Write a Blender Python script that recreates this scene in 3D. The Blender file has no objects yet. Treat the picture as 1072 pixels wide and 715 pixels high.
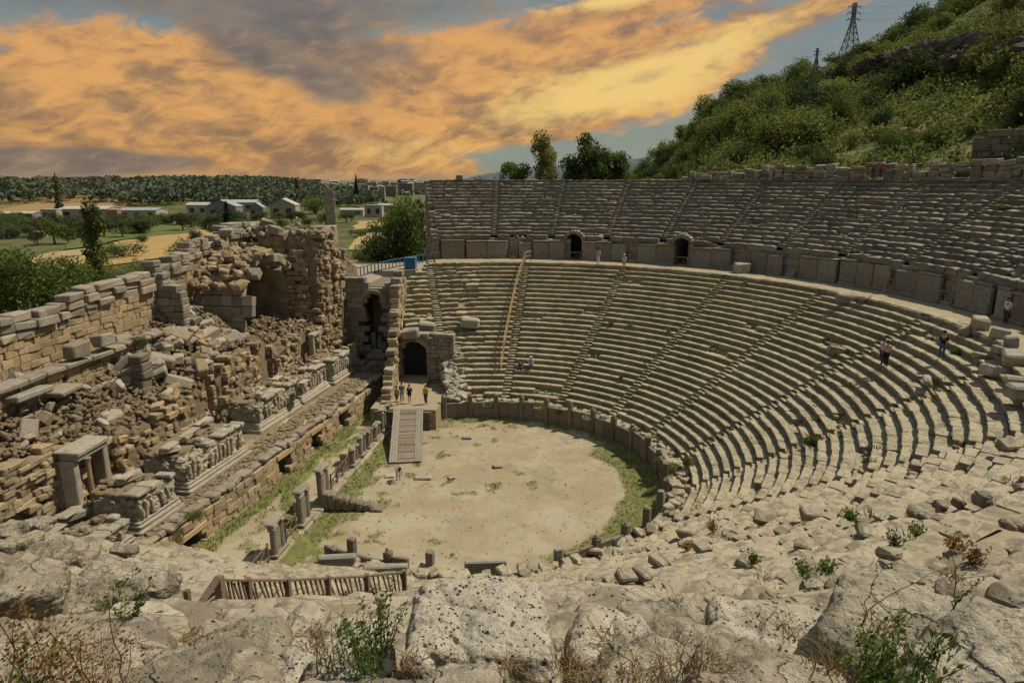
import bpy, math, random
import numpy as np
from mathutils import Vector, Matrix, noise as mn
R=math.radians
random.seed(7)
scene=bpy.context.scene
COL=scene.collection
CX,CY=-7.0,43.3
def ns(x,y,z=0.0): return mn.noise(Vector((x,y,z)))
def fbm(x,y,z=0.0,o=4):
    s=0;a=.5
    for i in range(o):
        s+=a*mn.noise(Vector((x,y,z)));x=x*2.03+5.1;y=y*2.03+1.7;z=z*2.03+3.3;a*=.5
    return s
def ss(a,b,x):
    t=min(1,max(0,(x-a)/(b-a)));return t*t*(3-2*t)
def lerp(a,b,t): return a+(b-a)*t
def interp(x,xs,ys): return float(np.interp(x,xs,ys))
def pol(r,a,z=0.0):
    a=R(a);return (CX+r*math.cos(a),CY+r*math.sin(a),z)
# ------------------------------------------------------------ objects
def tag(o,label=None,cat=None,group=None,kind=None):
    if label:o['label']=label
    if cat:o['category']=cat
    if group:o['group']=group
    if kind:o['kind']=kind
    elif cat:o['kind']='thing'
    return o
def empty(name,loc=(0,0,0),rz=0.0):
    o=bpy.data.objects.new(name,None);COL.objects.link(o);o.location=loc;o.rotation_euler=(0,0,rz);o.empty_display_size=.2
    return o
class MB:
    def __init__(s): s.v=[];s.f=[];s.t=[]
    def add(s,vs,fs,tone=None):
        b=len(s.v);s.v.extend(vs)
        if tone is None: tone=random.random()
        for f in fs: s.f.append([b+i for i in f]);s.t.append(tone)
    def build(s,name,mat,parent=None,smooth=False,loc=None):
        me=bpy.data.meshes.new(name);me.from_pydata([tuple(v) for v in s.v],[],s.f)
        a=me.attributes.new('tone','FLOAT','FACE');a.data.foreach_set('value',s.t)
        me.materials.append(mat)
        if smooth: me.polygons.foreach_set('use_smooth',[True]*len(me.polygons))
        me.update()
        o=bpy.data.objects.new(name,me);COL.objects.link(o)
        if parent: o.parent=parent
        if loc: o.location=loc
        return o
def copy_tree(o,parent=None):
    c=o.copy();COL.objects.link(c);c.parent=parent
    for ch in KIDS.get(o.name,[]): copy_tree(ch,c)
    return c
KIDS={}
def kids(root,*ch):
    KIDS.setdefault(root.name,[]).extend(ch)
# ------------------------------------------------------------ shapes
def block(mb,c,d,rot=None,ch=.03,jit=.02,tone=None,taper=0.0):
    """weathered ashlar: chamfered box with knocked corners. c centre, d full dims, rot 3x3"""
    hx,hy,hz=d[0]/2,d[1]/2,d[2]/2
    ch=min(ch,hx*.6,hy*.6,hz*.6)
    jit=min(jit,.13*min(d));vs=[];idx={}
    for sx in(-1,1):
        for sy in(-1,1):
            for sz in(-1,1):
                k=1-taper*(sz>0)
                j=Vector((random.uniform(-jit,jit),random.uniform(-jit,jit),random.uniform(-jit,jit)))
                cc=ch*random.uniform(.5,1.9)
                X,Y,Z=hx*k,hy*k,hz
                for ax in range(3):
                    p=Vector((sx*(X-(cc if ax!=0 else 0)),sy*(Y-(cc if ax!=1 else 0)),sz*(Z-(cc if ax!=2 else 0))))+j
                    idx[(sx,sy,sz,ax)]=len(vs)
                    if rot is not None: p=rot@p
                    vs.append((p[0]+c[0],p[1]+c[1],p[2]+c[2]))
    I=lambda *k: idx[k]
    fs=[]
    for s in(-1,1):
        q=[I(s,-1,-1,0),I(s,1,-1,0),I(s,1,1,0),I(s,-1,1,0)];fs.append(q if s>0 else q[::-1])
        q=[I(-1,s,-1,1),I(-1,s,1,1),I(1,s,1,1),I(1,s,-1,1)];fs.append(q if s>0 else q[::-1])
        q=[I(-1,-1,s,2),I(1,-1,s,2),I(1,1,s,2),I(-1,1,s,2)];fs.append(q if s>0 else q[::-1])
    for a in(-1,1):
        for b in(-1,1):
            q=[I(-1,a,b,1),I(1,a,b,1),I(1,a,b,2),I(-1,a,b,2)];fs.append(q if a*b<0 else q[::-1])
            q=[I(a,-1,b,0),I(a,1,b,0),I(a,1,b,2),I(a,-1,b,2)];fs.append(q if a*b>0 else q[::-1])
            q=[I(a,b,-1,0),I(a,b,1,0),I(a,b,1,1),I(a,b,-1,1)];fs.append(q if a*b<0 else q[::-1])
            for c2 in(-1,1):
                q=[I(a,b,c2,0),I(a,b,c2,1),I(a,b,c2,2)];fs.append(q if a*b*c2>0 else q[::-1])
    mb.add(vs,fs,tone)
def rotm(rx,ry,rz): return (Matrix.Rotation(rz,3,'Z')@Matrix.Rotation(ry,3,'Y')@Matrix.Rotation(rx,3,'X'))
def box(mb,c,d,rz=0.0,tone=None,rx=0,ry=0,ch=.004): block(mb,c,d,rotm(rx,ry,rz),ch,0,tone)
def tube(mb,pts,rad,n=6,tone=None,cap=True):
    pts=[Vector(p) for p in pts]
    if not hasattr(rad,'__len__'): rad=[rad]*len(pts)
    vs=[];fs=[]
    up=Vector((0,0,1))
    for i,p in enumerate(pts):
        t=(pts[min(i+1,len(pts)-1)]-pts[max(i-1,0)]).normalized()
        u=up if abs(t.z)<.9 else Vector((1,0,0))
        a=t.cross(u).normalized();b=a.cross(t)
        for k in range(n):
            w=2*math.pi*k/n
            q=p+a*(math.cos(w)*rad[i])+b*(math.sin(w)*rad[i]);vs.append(tuple(q))
    for i in range(len(pts)-1):
        for k in range(n):
            k2=(k+1)%n
            fs.append([i*n+k,i*n+k2,(i+1)*n+k2,(i+1)*n+k][::-1])
    if cap: fs.append(list(range(n)));fs.append([(len(pts)-1)*n+k for k in range(n)][::-1])
    mb.add(vs,fs,tone)
def bar(mb,a,b,w,h=None,tone=None):
    a=Vector(a);b=Vector(b);h=h or w;d=b-a;L=d.length;t=d/L
    u=Vector((0,0,1)) if abs(t.z)<.95 else Vector((1,0,0))
    s=t.cross(u).normalized();q=s.cross(t)
    M=Matrix((t,s,q)).transposed()
    block(mb,(a+b)/2,(L,w,h),M,.004,0,tone)
def rockmesh(mb,c,d,rot=None,n=6,p=4.0,amp=.12,fs_=1.2,seed=0.0,tone=None,fine=0.0,ff=6.0):
    """boulder: subdivided superquadric box displaced by noise; c centre d full dims"""
    vs=[];fs=[];mp={}
    def key(i,j,k): return (i,j,k)
    N=n
    def vert(i,j,k):
        kk=(i,j,k)
        if kk in mp: return mp[kk]
        q=Vector((2*i/N-1,2*j/N-1,2*k/N-1))
        L=(abs(q.x)**p+abs(q.y)**p+abs(q.z)**p)**(1/p)
        q=q/L
        w=Vector((q.x*d[0]/2,q.y*d[1]/2,q.z*d[2]/2))
        nn=mn.noise(w*fs_+Vector((seed,seed*1.7,seed*.3)))
        n2=mn.noise(w*fs_*2.7+Vector((seed+9,seed,seed)))
        dd=amp*(nn*1.3+n2*.5)
        if fine:
            dd+=fine*mn.noise(w*ff+Vector((seed,3,1)))+fine*.6*mn.noise(w*ff*2.7+Vector((1,seed,1)))+fine*.35*mn.noise(w*ff*7+Vector((1,seed,1)))
            vd=mn.voronoi(w*ff*.42+Vector((seed,2,seed*.7)))[0];dd+=fine*2.6*(min(.5,vd[1]-vd[0])-.25)
            rg=1-abs(mn.noise(w*ff*.55+Vector((seed,7,2))))*3.5
            if rg>.55: dd-=fine*2.0*(rg-.55)
        w=w+q.normalized()*dd
        if rot is not None:w=rot@w
        mp[kk]=len(vs);vs.append((w[0]+c[0],w[1]+c[1],w[2]+c[2]));return mp[kk]
    for a in range(N):
        for b in range(N):
            fs.append([vert(0,a,b),vert(0,a,b+1),vert(0,a+1,b+1),vert(0,a+1,b)])
            fs.append([vert(N,a,b),vert(N,a+1,b),vert(N,a+1,b+1),vert(N,a,b+1)])
            fs.append([vert(a,0,b),vert(a+1,0,b),vert(a+1,0,b+1),vert(a,0,b+1)])
            fs.append([vert(a,N,b),vert(a,N,b+1),vert(a+1,N,b+1),vert(a+1,N,b)])
            fs.append([vert(a,b,0),vert(a,b+1,0),vert(a+1,b+1,0),vert(a+1,b,0)])
            fs.append([vert(a,b,N),vert(a+1,b,N),vert(a+1,b+1,N),vert(a,b+1,N)])
    mb.add(vs,fs,tone)
# ------------------------------------------------------------ materials
class NT:
    def __init__(s,nt): s.nt=nt;s.N=nt.nodes;s.L=nt.links
    def n(s,t,**k):
        o=s.N.new(t)
        for a,b in k.items(): setattr(o,a,b)
        return o
    def put(s,sock,v):
        if v is None: return
        if isinstance(v,bpy.types.NodeSocket): s.L.new(v,sock)
        elif isinstance(v,(tuple,list)):
            v=tuple(v)
            try: sock.default_value=v if len(v)==len(sock.default_value) else v+(1.0,)
            except Exception: sock.default_value=v[:3]
        else: sock.default_value=v
    def m(s,op,a,b=None,c=None,clamp=False):
        o=s.n('ShaderNodeMath',operation=op,use_clamp=clamp);s.put(o.inputs[0],a);s.put(o.inputs[1],b);s.put(o.inputs[2],c);return o.outputs[0]
    def mix(s,f,a,b,bt='MIX'):
        o=s.n('ShaderNodeMix',data_type='RGBA',blend_type=bt);s.put(o.inputs[0],f);s.put(o.inputs[6],a);s.put(o.inputs[7],b);return o.outputs[2]
    def noise(s,vec,sc,det=4,rough=.6,dist=0.0):
        o=s.n('ShaderNodeTexNoise');s.put(o.inputs['Vector'],vec);o.inputs['Scale'].default_value=sc;o.inputs['Detail'].default_value=det;o.inputs['Roughness'].default_value=rough;o.inputs['Distortion'].default_value=dist;return o.outputs['Fac']
    def vor(s,vec,sc,out='Distance',feature='F1'):
        o=s.n('ShaderNodeTexVoronoi',feature=feature);s.put(o.inputs['Vector'],vec);o.inputs['Scale'].default_value=sc;return o.outputs[out]
    def ramp(s,f,lo,hi):
        o=s.n('ShaderNodeMapRange');o.interpolation_type='SMOOTHSTEP';s.put(o.inputs[0],f);o.inputs[1].default_value=lo;o.inputs[2].default_value=hi;return o.outputs[0]
    def comb(s,x,y,z):
        o=s.n('ShaderNodeCombineXYZ');s.put(o.inputs[0],x);s.put(o.inputs[1],y);s.put(o.inputs[2],z);return o.outputs[0]
def newmat(name,rough=.9):
    m=bpy.data.materials.new(name);m.use_nodes=True;T=NT(m.node_tree)
    b=T.N['Principled BSDF'];b.inputs['Roughness'].default_value=rough;b.inputs['Specular IOR Level'].default_value=.15
    return m,T,b
def world_pos(T):
    return T.n('ShaderNodeNewGeometry').outputs['Position']
def tone(T): return T.n('ShaderNodeAttribute',attribute_name='tone').outputs['Fac']
def stone(name,light,dark,warm,lichen=.5,sc=1.0,bump=.5,pits=0.0,pl=(.50,.66),toneamt=.5,warmamt=.35,topbleach=.25,bd=.05,stain=(.05,.048,.04),near=None,cracks=0.0):
    """weathered limestone. light/dark/warm base colours, lichen = cover of grey-black crust"""
    m,T,b=newmat(name);P=world_pos(T)
    n1=T.noise(P,.35*sc,5,.65);n2=T.noise(P,1.7*sc,6,.7,.4);n3=T.noise(P,9*sc,5,.75);n4=T.noise(P,38*sc,4,.7)
    t=tone(T)
    if near:
        sp_=T.n('ShaderNodeSeparateXYZ');T.L.new(P,sp_.inputs[0]);nf=T.ramp(T.m('ADD',sp_.outputs[1],T.m('MULTIPLY',n1,6)),near[2],near[3])
        light=T.mix(nf,near[0],light);dark=T.mix(nf,near[1],dark)
    c=T.mix(T.ramp(n2,.32,.68),dark,light)
    c=T.mix(T.m('MULTIPLY',T.ramp(n1,.42,.66),warmamt),c,warm)
    c=T.mix(T.m('MULTIPLY',T.ramp(T.m('FRACT',T.m('MULTIPLY',t,7.31)),.55,1.0),warmamt*.9),c,warm)
    big0=T.noise(P,.085*sc,4,.65,.5);c=T.mix(T.m('MULTIPLY',T.ramp(big0,.44,.62),.45),c,T.mix(.5,dark,c));c=T.mix(T.m('MULTIPLY',T.ramp(T.noise(P,.13*sc,4,.6),.56,.70),.35),c,warm)
    # per block brightness
    g=T.m('ADD',T.m('MULTIPLY',t,toneamt),1-toneamt*.55)
    c=T.mix(1.0,c,T.comb(g,g,g),'MULTIPLY')
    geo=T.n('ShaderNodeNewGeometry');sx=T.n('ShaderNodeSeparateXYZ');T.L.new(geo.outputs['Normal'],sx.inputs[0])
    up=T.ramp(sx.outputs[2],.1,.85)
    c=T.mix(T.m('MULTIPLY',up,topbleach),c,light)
    # crust
    l1=T.m('ADD',T.m('MULTIPLY',n3,.6),T.m('MULTIPLY',n2,.5))
    lm=T.ramp(T.m('SUBTRACT',l1,T.m('MULTIPLY',up,.05)),.66-.18*lichen,.80-.16*lichen)
    c=T.mix(T.m('MULTIPLY',lm,min(1,.35+.5*lichen)),c,stain)
    f=T.m('ADD',T.m('MULTIPLY',n4,.7),.65)
    c=T.mix(1.0,c,T.comb(f,f,f),'MULTIPLY')
    h=T.m('ADD',T.m('MULTIPLY',n3,1.0),T.m('MULTIPLY',n4,.35))
    if cracks:
        wv=T.n('ShaderNodeVectorMath',operation='ADD');nc=T.n('ShaderNodeTexNoise');T.L.new(P,nc.inputs['Vector']);nc.inputs['Scale'].default_value=2.2*sc;nc.inputs['Detail'].default_value=5
        sv=T.n('ShaderNodeVectorMath',operation='SCALE');T.L.new(nc.outputs['Color'],sv.inputs[0]);sv.inputs['Scale'].default_value=.55/sc
        T.L.new(P,wv.inputs[0]);T.L.new(sv.outputs[0],wv.inputs[1])
        ed=T.vor(wv.outputs[0],1.25*sc,'Distance','DISTANCE_TO_EDGE')
        cm=T.m('MULTIPLY',T.m('SUBTRACT',1.0,T.ramp(ed,.004,.035)),T.ramp(n2,.38,.55))
        c=T.mix(T.m('MULTIPLY',cm,cracks),c,(.07,.06,.045));h=T.m('SUBTRACT',h,T.m('MULTIPLY',cm,.7))
        big=T.noise(P,.8*sc,3,.8,.8);c=T.mix(T.m('MULTIPLY',T.ramp(big,.48,.60),.75),c,dark)
    if pits:
        v=T.vor(P,16*sc);wob=T.noise(P,5*sc,4,.7)
        vv=T.m('ADD',v,T.m('MULTIPLY',wob,.9))
        pm=T.m('SUBTRACT',1.0,T.ramp(vv,*pl))
        c=T.mix(T.m('MULTIPLY',pm,pits),c,(.045,.042,.038))
        h=T.m('SUBTRACT',h,T.m('MULTIPLY',pm,.6))
    T.put(b.inputs['Base Color'],c)
    bp=T.n('ShaderNodeBump');bp.inputs['Strength'].default_value=bump;bp.inputs['Distance'].default_value=bd;T.L.new(h,bp.inputs['Height']);T.L.new(bp.outputs[0],b.inputs['Normal'])
    return m
def plain(name,c1,c2,sc=3.0,rough=.8,bump=.2,metal=0.0,toneamt=.3,bd=.02,stretch=None):
    m,T,b=newmat(name,rough)
    P=T.n('ShaderNodeTexCoord').outputs['Object']
    if stretch:
        mp=T.n('ShaderNodeMapping');T.L.new(P,mp.inputs[0]);mp.inputs['Scale'].default_value=stretch;P=mp.outputs[0]
    n=T.noise(P,sc,5,.65)
    c=T.mix(T.ramp(n,.3,.7),c1,c2);t=tone(T);g=T.m('ADD',T.m('MULTIPLY',t,toneamt),1-toneamt*.5)
    c=T.mix(1.0,c,T.comb(g,g,g),'MULTIPLY')
    T.put(b.inputs['Base Color'],c);b.inputs['Metallic'].default_value=metal
    bp=T.n('ShaderNodeBump');bp.inputs['Strength'].default_value=bump;bp.inputs['Distance'].default_value=bd;T.L.new(n,bp.inputs['Height']);T.L.new(bp.outputs[0],b.inputs['Normal'])
    return m
def leafmat(name,c1,c2,c3,tr=.4):
    m=bpy.data.materials.new(name);m.use_nodes=True;T=NT(m.node_tree);b=T.N['Principled BSDF'];b.inputs['Roughness'].default_value=.75;b.inputs['Specular IOR Level'].default_value=.2
    t=tone(T);ri=T.n('ShaderNodeObjectInfo').outputs['Random'];P=world_pos(T)
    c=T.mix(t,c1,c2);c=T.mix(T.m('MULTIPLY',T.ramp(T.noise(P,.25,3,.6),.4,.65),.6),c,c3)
    g=T.m('ADD',T.m('MULTIPLY',ri,.5),.75);c=T.mix(1.0,c,T.comb(g,g,g),'MULTIPLY')
    T.put(b.inputs['Base Color'],c)
    tl=T.n('ShaderNodeBsdfTranslucent');T.put(tl.inputs['Color'],c)
    mx=T.n('ShaderNodeMixShader');mx.inputs[0].default_value=tr;T.L.new(b.outputs[0],mx.inputs[1]);T.L.new(tl.outputs[0],mx.inputs[2])
    T.L.new(mx.outputs[0],T.N['Material Output'].inputs['Surface'])
    return m
M={}
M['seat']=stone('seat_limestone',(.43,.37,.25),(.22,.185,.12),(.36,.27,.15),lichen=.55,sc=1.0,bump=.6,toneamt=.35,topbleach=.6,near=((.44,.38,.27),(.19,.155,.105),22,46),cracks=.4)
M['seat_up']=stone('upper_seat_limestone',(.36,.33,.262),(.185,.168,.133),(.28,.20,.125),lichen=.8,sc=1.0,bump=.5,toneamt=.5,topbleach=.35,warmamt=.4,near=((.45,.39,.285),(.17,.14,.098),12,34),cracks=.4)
M['seat_near']=stone('near_limestone',(.49,.44,.35),(.30,.26,.20),(.38,.28,.18),lichen=.45,sc=1.4,bump=.7,toneamt=.2,topbleach=.5,bd=.03,pits=.25,warmamt=.3)
M['podium']=stone('podium_stone',(.25,.21,.155),(.14,.12,.09),(.24,.17,.11),lichen=.6,bump=.5,toneamt=.4)  # dark brown-grey base includes the shade on the orchestra wall panels
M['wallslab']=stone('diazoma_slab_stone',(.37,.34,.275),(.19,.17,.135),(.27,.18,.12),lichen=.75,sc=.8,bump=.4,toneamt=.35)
M['ochre']=stone('ochre_masonry',(.42,.335,.215),(.26,.20,.125),(.43,.285,.14),lichen=.35,bump=.8,toneamt=.45,warmamt=.5,topbleach=.1,bd=.08,stain=(.07,.05,.035))
M['pierstone']=stone('weathered_pier_stone',(.45,.40,.31),(.22,.19,.145),(.38,.28,.17),lichen=.8,sc=1.4,bump=1.0,toneamt=.4,bd=.08,pits=.3)
M['core']=stone('rubble_core_masonry',(.40,.325,.22),(.22,.165,.105),(.40,.27,.14),lichen=.45,sc=1.8,bump=1.0,toneamt=.3,warmamt=.5,topbleach=.1,bd=.15,stain=(.07,.055,.04))
M['grey']=stone('grey_ashlar',(.34,.30,.235),(.19,.165,.13),(.34,.23,.13),lichen=.6,bump=.6,toneamt=.5,warmamt=.35)
M['marble']=stone('carved_marble',(.60,.54,.42),(.33,.29,.22),(.47,.37,.23),lichen=.6,sc=1.6,bump=.9,toneamt=.25,bd=.12,topbleach=.1)
M['rock_fg']=stone('pitted_limestone',(.58,.52,.41),(.30,.26,.19),(.40,.31,.19),lichen=.8,sc=2.0,bump=1.0,toneamt=.1,pl=(.60,.72),pits=.95,bd=.025)
M['rock_sm']=stone('pale_limestone',(.50,.44,.33),(.18,.15,.108),(.40,.30,.17),lichen=.85,sc=1.6,bump=1.0,toneamt=.12,pits=.6,bd=.04,cracks=.3)
M['fallen']=stone('fallen_block_stone',(.42,.38,.31),(.24,.21,.165),(.36,.26,.16),lichen=.5,bump=.6,toneamt=.4)
M['wood']=plain('weathered_brown_timber',(.125,.088,.06),(.20,.148,.10),8,.8,.3,stretch=(1,1,6))
M['wood_lt']=plain('pale_handrail_timber',(.36,.25,.13),(.26,.17,.09),8,.8,.2)
M['plank']=plain('ramp_plank_timber',(.28,.225,.16),(.20,.155,.11),5,.85,.3,toneamt=.4)
M['plank_side']=plain('grey_ramp_board',(.30,.26,.20),(.22,.19,.145),5,.85,.2)
M['dark']=plain('dark_gate_metal',(.02,.019,.017),(.035,.03,.027),5,.7,.1)
M['blue']=plain('blue_painted_metal',(.05,.14,.24),(.08,.20,.32),5,.5,.1)
M['leafA']=leafmat('broadleaf_green',(.050,.080,.018),(.125,.175,.036),(.16,.175,.045))
M['leafB']=leafmat('hill_scrub_green',(.055,.082,.018),(.17,.21,.045),(.28,.25,.07))
M['leafC']=leafmat('far_tree_green',(.050,.070,.028),(.09,.115,.045),(.11,.12,.055))
M['leafD']=leafmat('dark_conifer_green',(.014,.024,.012),(.03,.045,.02),(.03,.045,.02),.1)
M['leafY']=leafmat('young_herb_green',(.07,.12,.02),(.16,.21,.045),(.18,.18,.05))
M['grassm']=leafmat('field_grass',(.07,.095,.025),(.15,.16,.045),(.19,.17,.06))
M['dry']=leafmat('dry_weed_brown',(.17,.09,.035),(.36,.22,.09),(.25,.13,.05))
M['straw']=leafmat('dry_straw',(.34,.25,.12),(.45,.34,.17),(.30,.2,.09))
M['bark']=plain('bark',(.09,.07,.05),(.16,.13,.095),10,.9,.5)
# ------------------------------------------------------------ survey helpers: sight lines from the survey station meet known levels
H=21.0;FL=700.;TI=math.atan(169.5/700);YA=R(6.0);sT,cT=math.sin(TI),math.cos(TI)
def ray(px,py):
    u=px-536;v=357.5-py;z=-FL*sT+v*cT;f=FL*cT+v*sT
    return (-math.sin(YA)*f+math.cos(YA)*u, math.cos(YA)*f+math.sin(YA)*u, z)
def Zp(px,py,z):
    d=ray(px,py);t=(z-H)/d[2];return Vector((d[0]*t,d[1]*t,z))
def Xp(px,py,x):
    d=ray(px,py);t=x/d[0];return Vector((x,d[1]*t,H+d[2]*t))
def surf(x,y):
    r=math.hypot(x-CX,y-CY)
    if r<12.9:return 0
    if r<14.6:return 1.3
    if r<31.5:return 1.6+(math.floor((r-14.6)/.626)+1)*.385
    if r<34.6:return 12.0
    if r<46: return 14.4+(math.floor((r-34.8)/.66)+1)*.388
    return -1
def onseat(px,py):
    d=ray(px,py);h=math.hypot(d[0],d[1]);d=[c/h for c in d];t=1.2
    while t<140:
        x,y,z=d[0]*t,d[1]*t,H+d[2]*t
        if z<surf(x,y): return Vector((x,y,surf(x,y)))
        t+=.03
    return None
# ------------------------------------------------------------ cavea
LOW=[(14.6+k*.626,1.6+(k+1)*.385) for k in range(27)]
UPP=[(34.8+k*.66,14.4+(k+1)*.388) for k in range(17)]
LST=[108.5,88.5,68.3,47.5,28.5,8.5,-11.5,-31.5,-51.5,-71.5,-91.5]
UST=[95.5,84.5,74,63.5,53,42.5,32,21.5,11,0.5,-10,-20.5,-31,-41.5,-52,-62.5,-73,-83.5,-94]
def dmg(a,up):
    if up: return .38+.27*ss(-20,-60,a)+.2*ss(60,20,a)*ss(-60,0,a)
    return .08+.5*ss(93,99,a)+.12*ss(30,0,a)+.43*ss(-8,-55,a)
def seat_block(mb,r0,a0,a1,zt,dep,h,D,tone=None):
    """one stone of a seat row: nosed profile swept along the arc, edges eroded"""
    rm=r0+dep/2;L=R(abs(a1-a0))*rm
    am=(a0+a1)/2;cx,cy,_=pol(rm,am);dist=math.hypot(cx,cy)
    fine=dist<13
    if fine:
        prof=[(.07,-h-.12),(.06,-h*.8),(.05,-h*.55),(.03,-h*.4),(0,-h*.25),(-.02,-h*.14),(-.015,-.05),(.01,-.012),(.05,0)]+[(.05+(dep+.02)*i/8,0.0) for i in range(1,9)]
        n=max(3,int(L/.07))
    else:
        prof=[(.10,-h-.15),(.07,-h*.55),(.0,-h*.33),(-.02,-.05),(.02,0),(dep*.5,0),(dep+.12,-.01)]
        n=max(2,int(L/.35))
    jr=random.gauss(0,.03)*(.15+2.6*D);jz=random.gauss(0,.018)*(.15+2.4*D)-(.10*D*random.random())
    tilt=random.gauss(0,.02)*D*2;roll=random.gauss(0,.10)*D
    if fine: jz*=.5
    amp=.010+.07*D;ampf=.05
    vs=[];m=len(prof);ro=random.uniform(0,50)
    for i in range(n+1):
        t=i/n;a=R(a0+(a1-a0)*t)
        ca,sa=math.cos(a),math.sin(a)
        e=min(t,1-t)*L;rnd=max(0,1-e/(.05+.10*D))
        for j,(dr,dz) in enumerate(prof):
            rr=r0+dr+jr;zz=zt+dz+jz+tilt*(t-.5)*L
            x,y=CX+rr*ca,CY+rr*sa
            if j>0:
                k=mn.noise(Vector((x*1.9,y*1.9,zz*1.9+ro)))
                if j<m*.55: rr+=amp*k*1.5+rnd*.05*(.3+1.7*D)
                zz+=amp*k*(.9 if j>=2 else .2)-rnd*.05*(.3+1.7*D)*(j>1) + roll*(dr-dep/2)
                if fine:
                    f1=fbm(x*3.1,y*3.1,zz*3.1+ro*.1,4)
                    w=fbm(x*.9+7,y*.9,zz*.9,2)
                    if j<9: rr+=f1*.11
                    zz+=f1*.07+w*.16
                    if 4<=j<=9: kk=max(0,mn.noise(Vector((x*1.6,y*1.6,5)))-.05);rr+=kk*.16;zz-=kk*.16
                x,y=CX+rr*ca,CY+rr*sa
            vs.append((x,y,zz))
    fs=[]
    for i in range(n):
        for j in range(m-1):
            fs.append([i*m+j,i*m+j+1,(i+1)*m+j+1,(i+1)*m+j])
    if a1<a0: fs=[f[::-1] for f in fs]
    fs=[f[::-1] for f in fs]
    fs.append([j for j in range(m)]);fs.append([n*m+j for j in range(m)][::-1])
    mb.add(vs,fs,tone)
def seat_row(k,r0,zt,dep,h,a0,a1,stairs,up,split=None):
    mb=MB();sw=.42
    cuts=[a0];
    for s in sorted(stairs):
        w=math.degrees(sw/r0)
        if s-w>a0 and s+w<a1: cuts+= [s-w,s+w]
    cuts.append(a1)
    for i in range(0,len(cuts),2):
        a,b=cuts[i],cuts[i+1]
        if split is not None:
            wi=sum(1 for s in stairs if s<(a+b)/2);mb=MB();split.setdefault(wi,[]).append(mb)
        while a<b-.02:
            D=dmg(a,up)
            L=random.uniform(1.1,3.0)*(1-.6*D);da=math.degrees(L/r0);e=min(b,a+da)
            if b-e<math.degrees(.4/r0): e=b
            g=math.degrees(random.uniform(.002,.008+.05*D)/r0)
            nz=ns(a*.12,r0*.3,3+up*9)
            miss=random.random()<(.015+.09*D*D)+max(0,nz-.42)*1.2*D
            tn=None
            if not miss: seat_block(mb,r0,a,e-g,zt,dep,h,D,tn)
            else:
                if random.random()<.6: seat_block(mb,r0+.12,a+g,e-g*3,zt-random.uniform(.12,.3),dep,h,D+.5,tn)
                for _ in range(3):
                    q=random.uniform(a,e);rr=r0+random.uniform(.1,.5)
                    block(mb,pol(rr,q,zt-h*random.uniform(.5,.9)),(random.uniform(.15,.4),random.uniform(.15,.35),random.uniform(.12,.3)),rotm(random.uniform(-.4,.4),random.uniform(-.4,.4),random.uniform(0,3)),.04,.02)
            a=e
    return mb
def stair_mb(s,rows,dep,h):
    mb=MB()
    for r0,zt in rows:
        w=math.degrees(.40/r0);D=.3+dmg(s,False)*.5
        if h is None: continue
        seat_block(mb,r0-.02,s-w,s+w,zt-h/2,dep*.5,h*.6,D*.6)
        seat_block(mb,r0+dep*.5,s-w,s+w,zt-.01,dep*.5,h*.6,D*.6)
    return mb
def core(mb,r0,r1,a0,a1,zf,na=160):
    vs=[];fs=[];rs=np.arange(r0,r1+.01,.626 if r1<32 else .66)
    for i in range(na+1):
        a=a0+(a1-a0)*i/na
        for r in rs: vs.append(pol(r,a,zf(r)+.1*ns(r*1.3,a*.6)))
    m=len(rs)
    for i in range(na):
        for j in range(m-1): fs.append([i*m+j,i*m+j+1,(i+1)*m+j+1,(i+1)*m+j])
    mb.add(vs,[f[::-1] for f in fs],.5)
M['earth']=stone('dry_earth_fill',(.32,.25,.155),(.22,.165,.10),(.38,.27,.14),lichen=.1,bump=.6,toneamt=.1)
LE=-114.0
low=empty('lower_seating',(0,0,0));tag(low,'curved lower tier of pale stone seats with radial stairways around the orchestra','seating')
def endang(r): return 107.5 if r<21.3 else (117.0 if r<27.3 else 117.0-(r-27.3)*2.3)
def build_wedges(WL,mat,root):
    ws={}
    for d in WL:
        for wi,ms in d.items():
            if wi not in ws: ws[wi]=empty('seat_wedge');ws[wi].parent=root
            m0=ms[0]
            for m2 in ms[1:]:
                off=len(m0.v);m0.v+=m2.v;m0.f+=[[i+off for i in f] for f in m2.f];m0.t+=m2.t
            if m0.v: m0.build('seat_row',mat,ws[wi])
WL=[]
for k,(r0,zt) in enumerate(LOW):
    a1=endang(r0);a0=-a1 if r0<21.3 else LE
    WL.append({});seat_row(k,r0,zt,.626,.385,a0,a1,LST,False,WL[-1])
build_wedges(WL,M['seat'],low)
for s in LST:
    rows=[q for q in LOW if s<endang(q[0])-1.5]
    stair_mb(s,rows,.626,.385).build('stairway',M['seat'],low)
mb=MB();core(mb,14.2,21.2,-107.5,107.5,lambda r:1.6+(r-14.6)*.615-.22)
core(mb,21.2,27.3,LE,117,lambda r:1.6+(r-14.6)*.615-.22);core(mb,27.2,31.6,LE,107.5,lambda r:1.6+(r-14.6)*.615-.22);mb.build('earth_core',M['earth'],low)
upp=empty('upper_seating',(0,0,0));tag(upp,'darker grey upper tier of worn seat rows above the walkway wall','seating')
ARCH=[80.1,59.7]
WL=[]
for k,(r0,zt) in enumerate(UPP):
    WL.append({})
    segs=[(-106,106.3)]
    if k<2: 
        w=math.degrees(.95/r0);segs=[(-106,ARCH[1]-w),(ARCH[1]+w,ARCH[0]-w),(ARCH[0]+w,106.3)]
    for a,b in segs:
        seat_row(k,r0,zt,.66,.388,a,b,UST,True,WL[-1])
build_wedges(WL,M['seat_up'],upp)
for s in UST: stair_mb(s,UPP[1:],.66,.388).build('stairway',M['seat_up'],upp)
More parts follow.
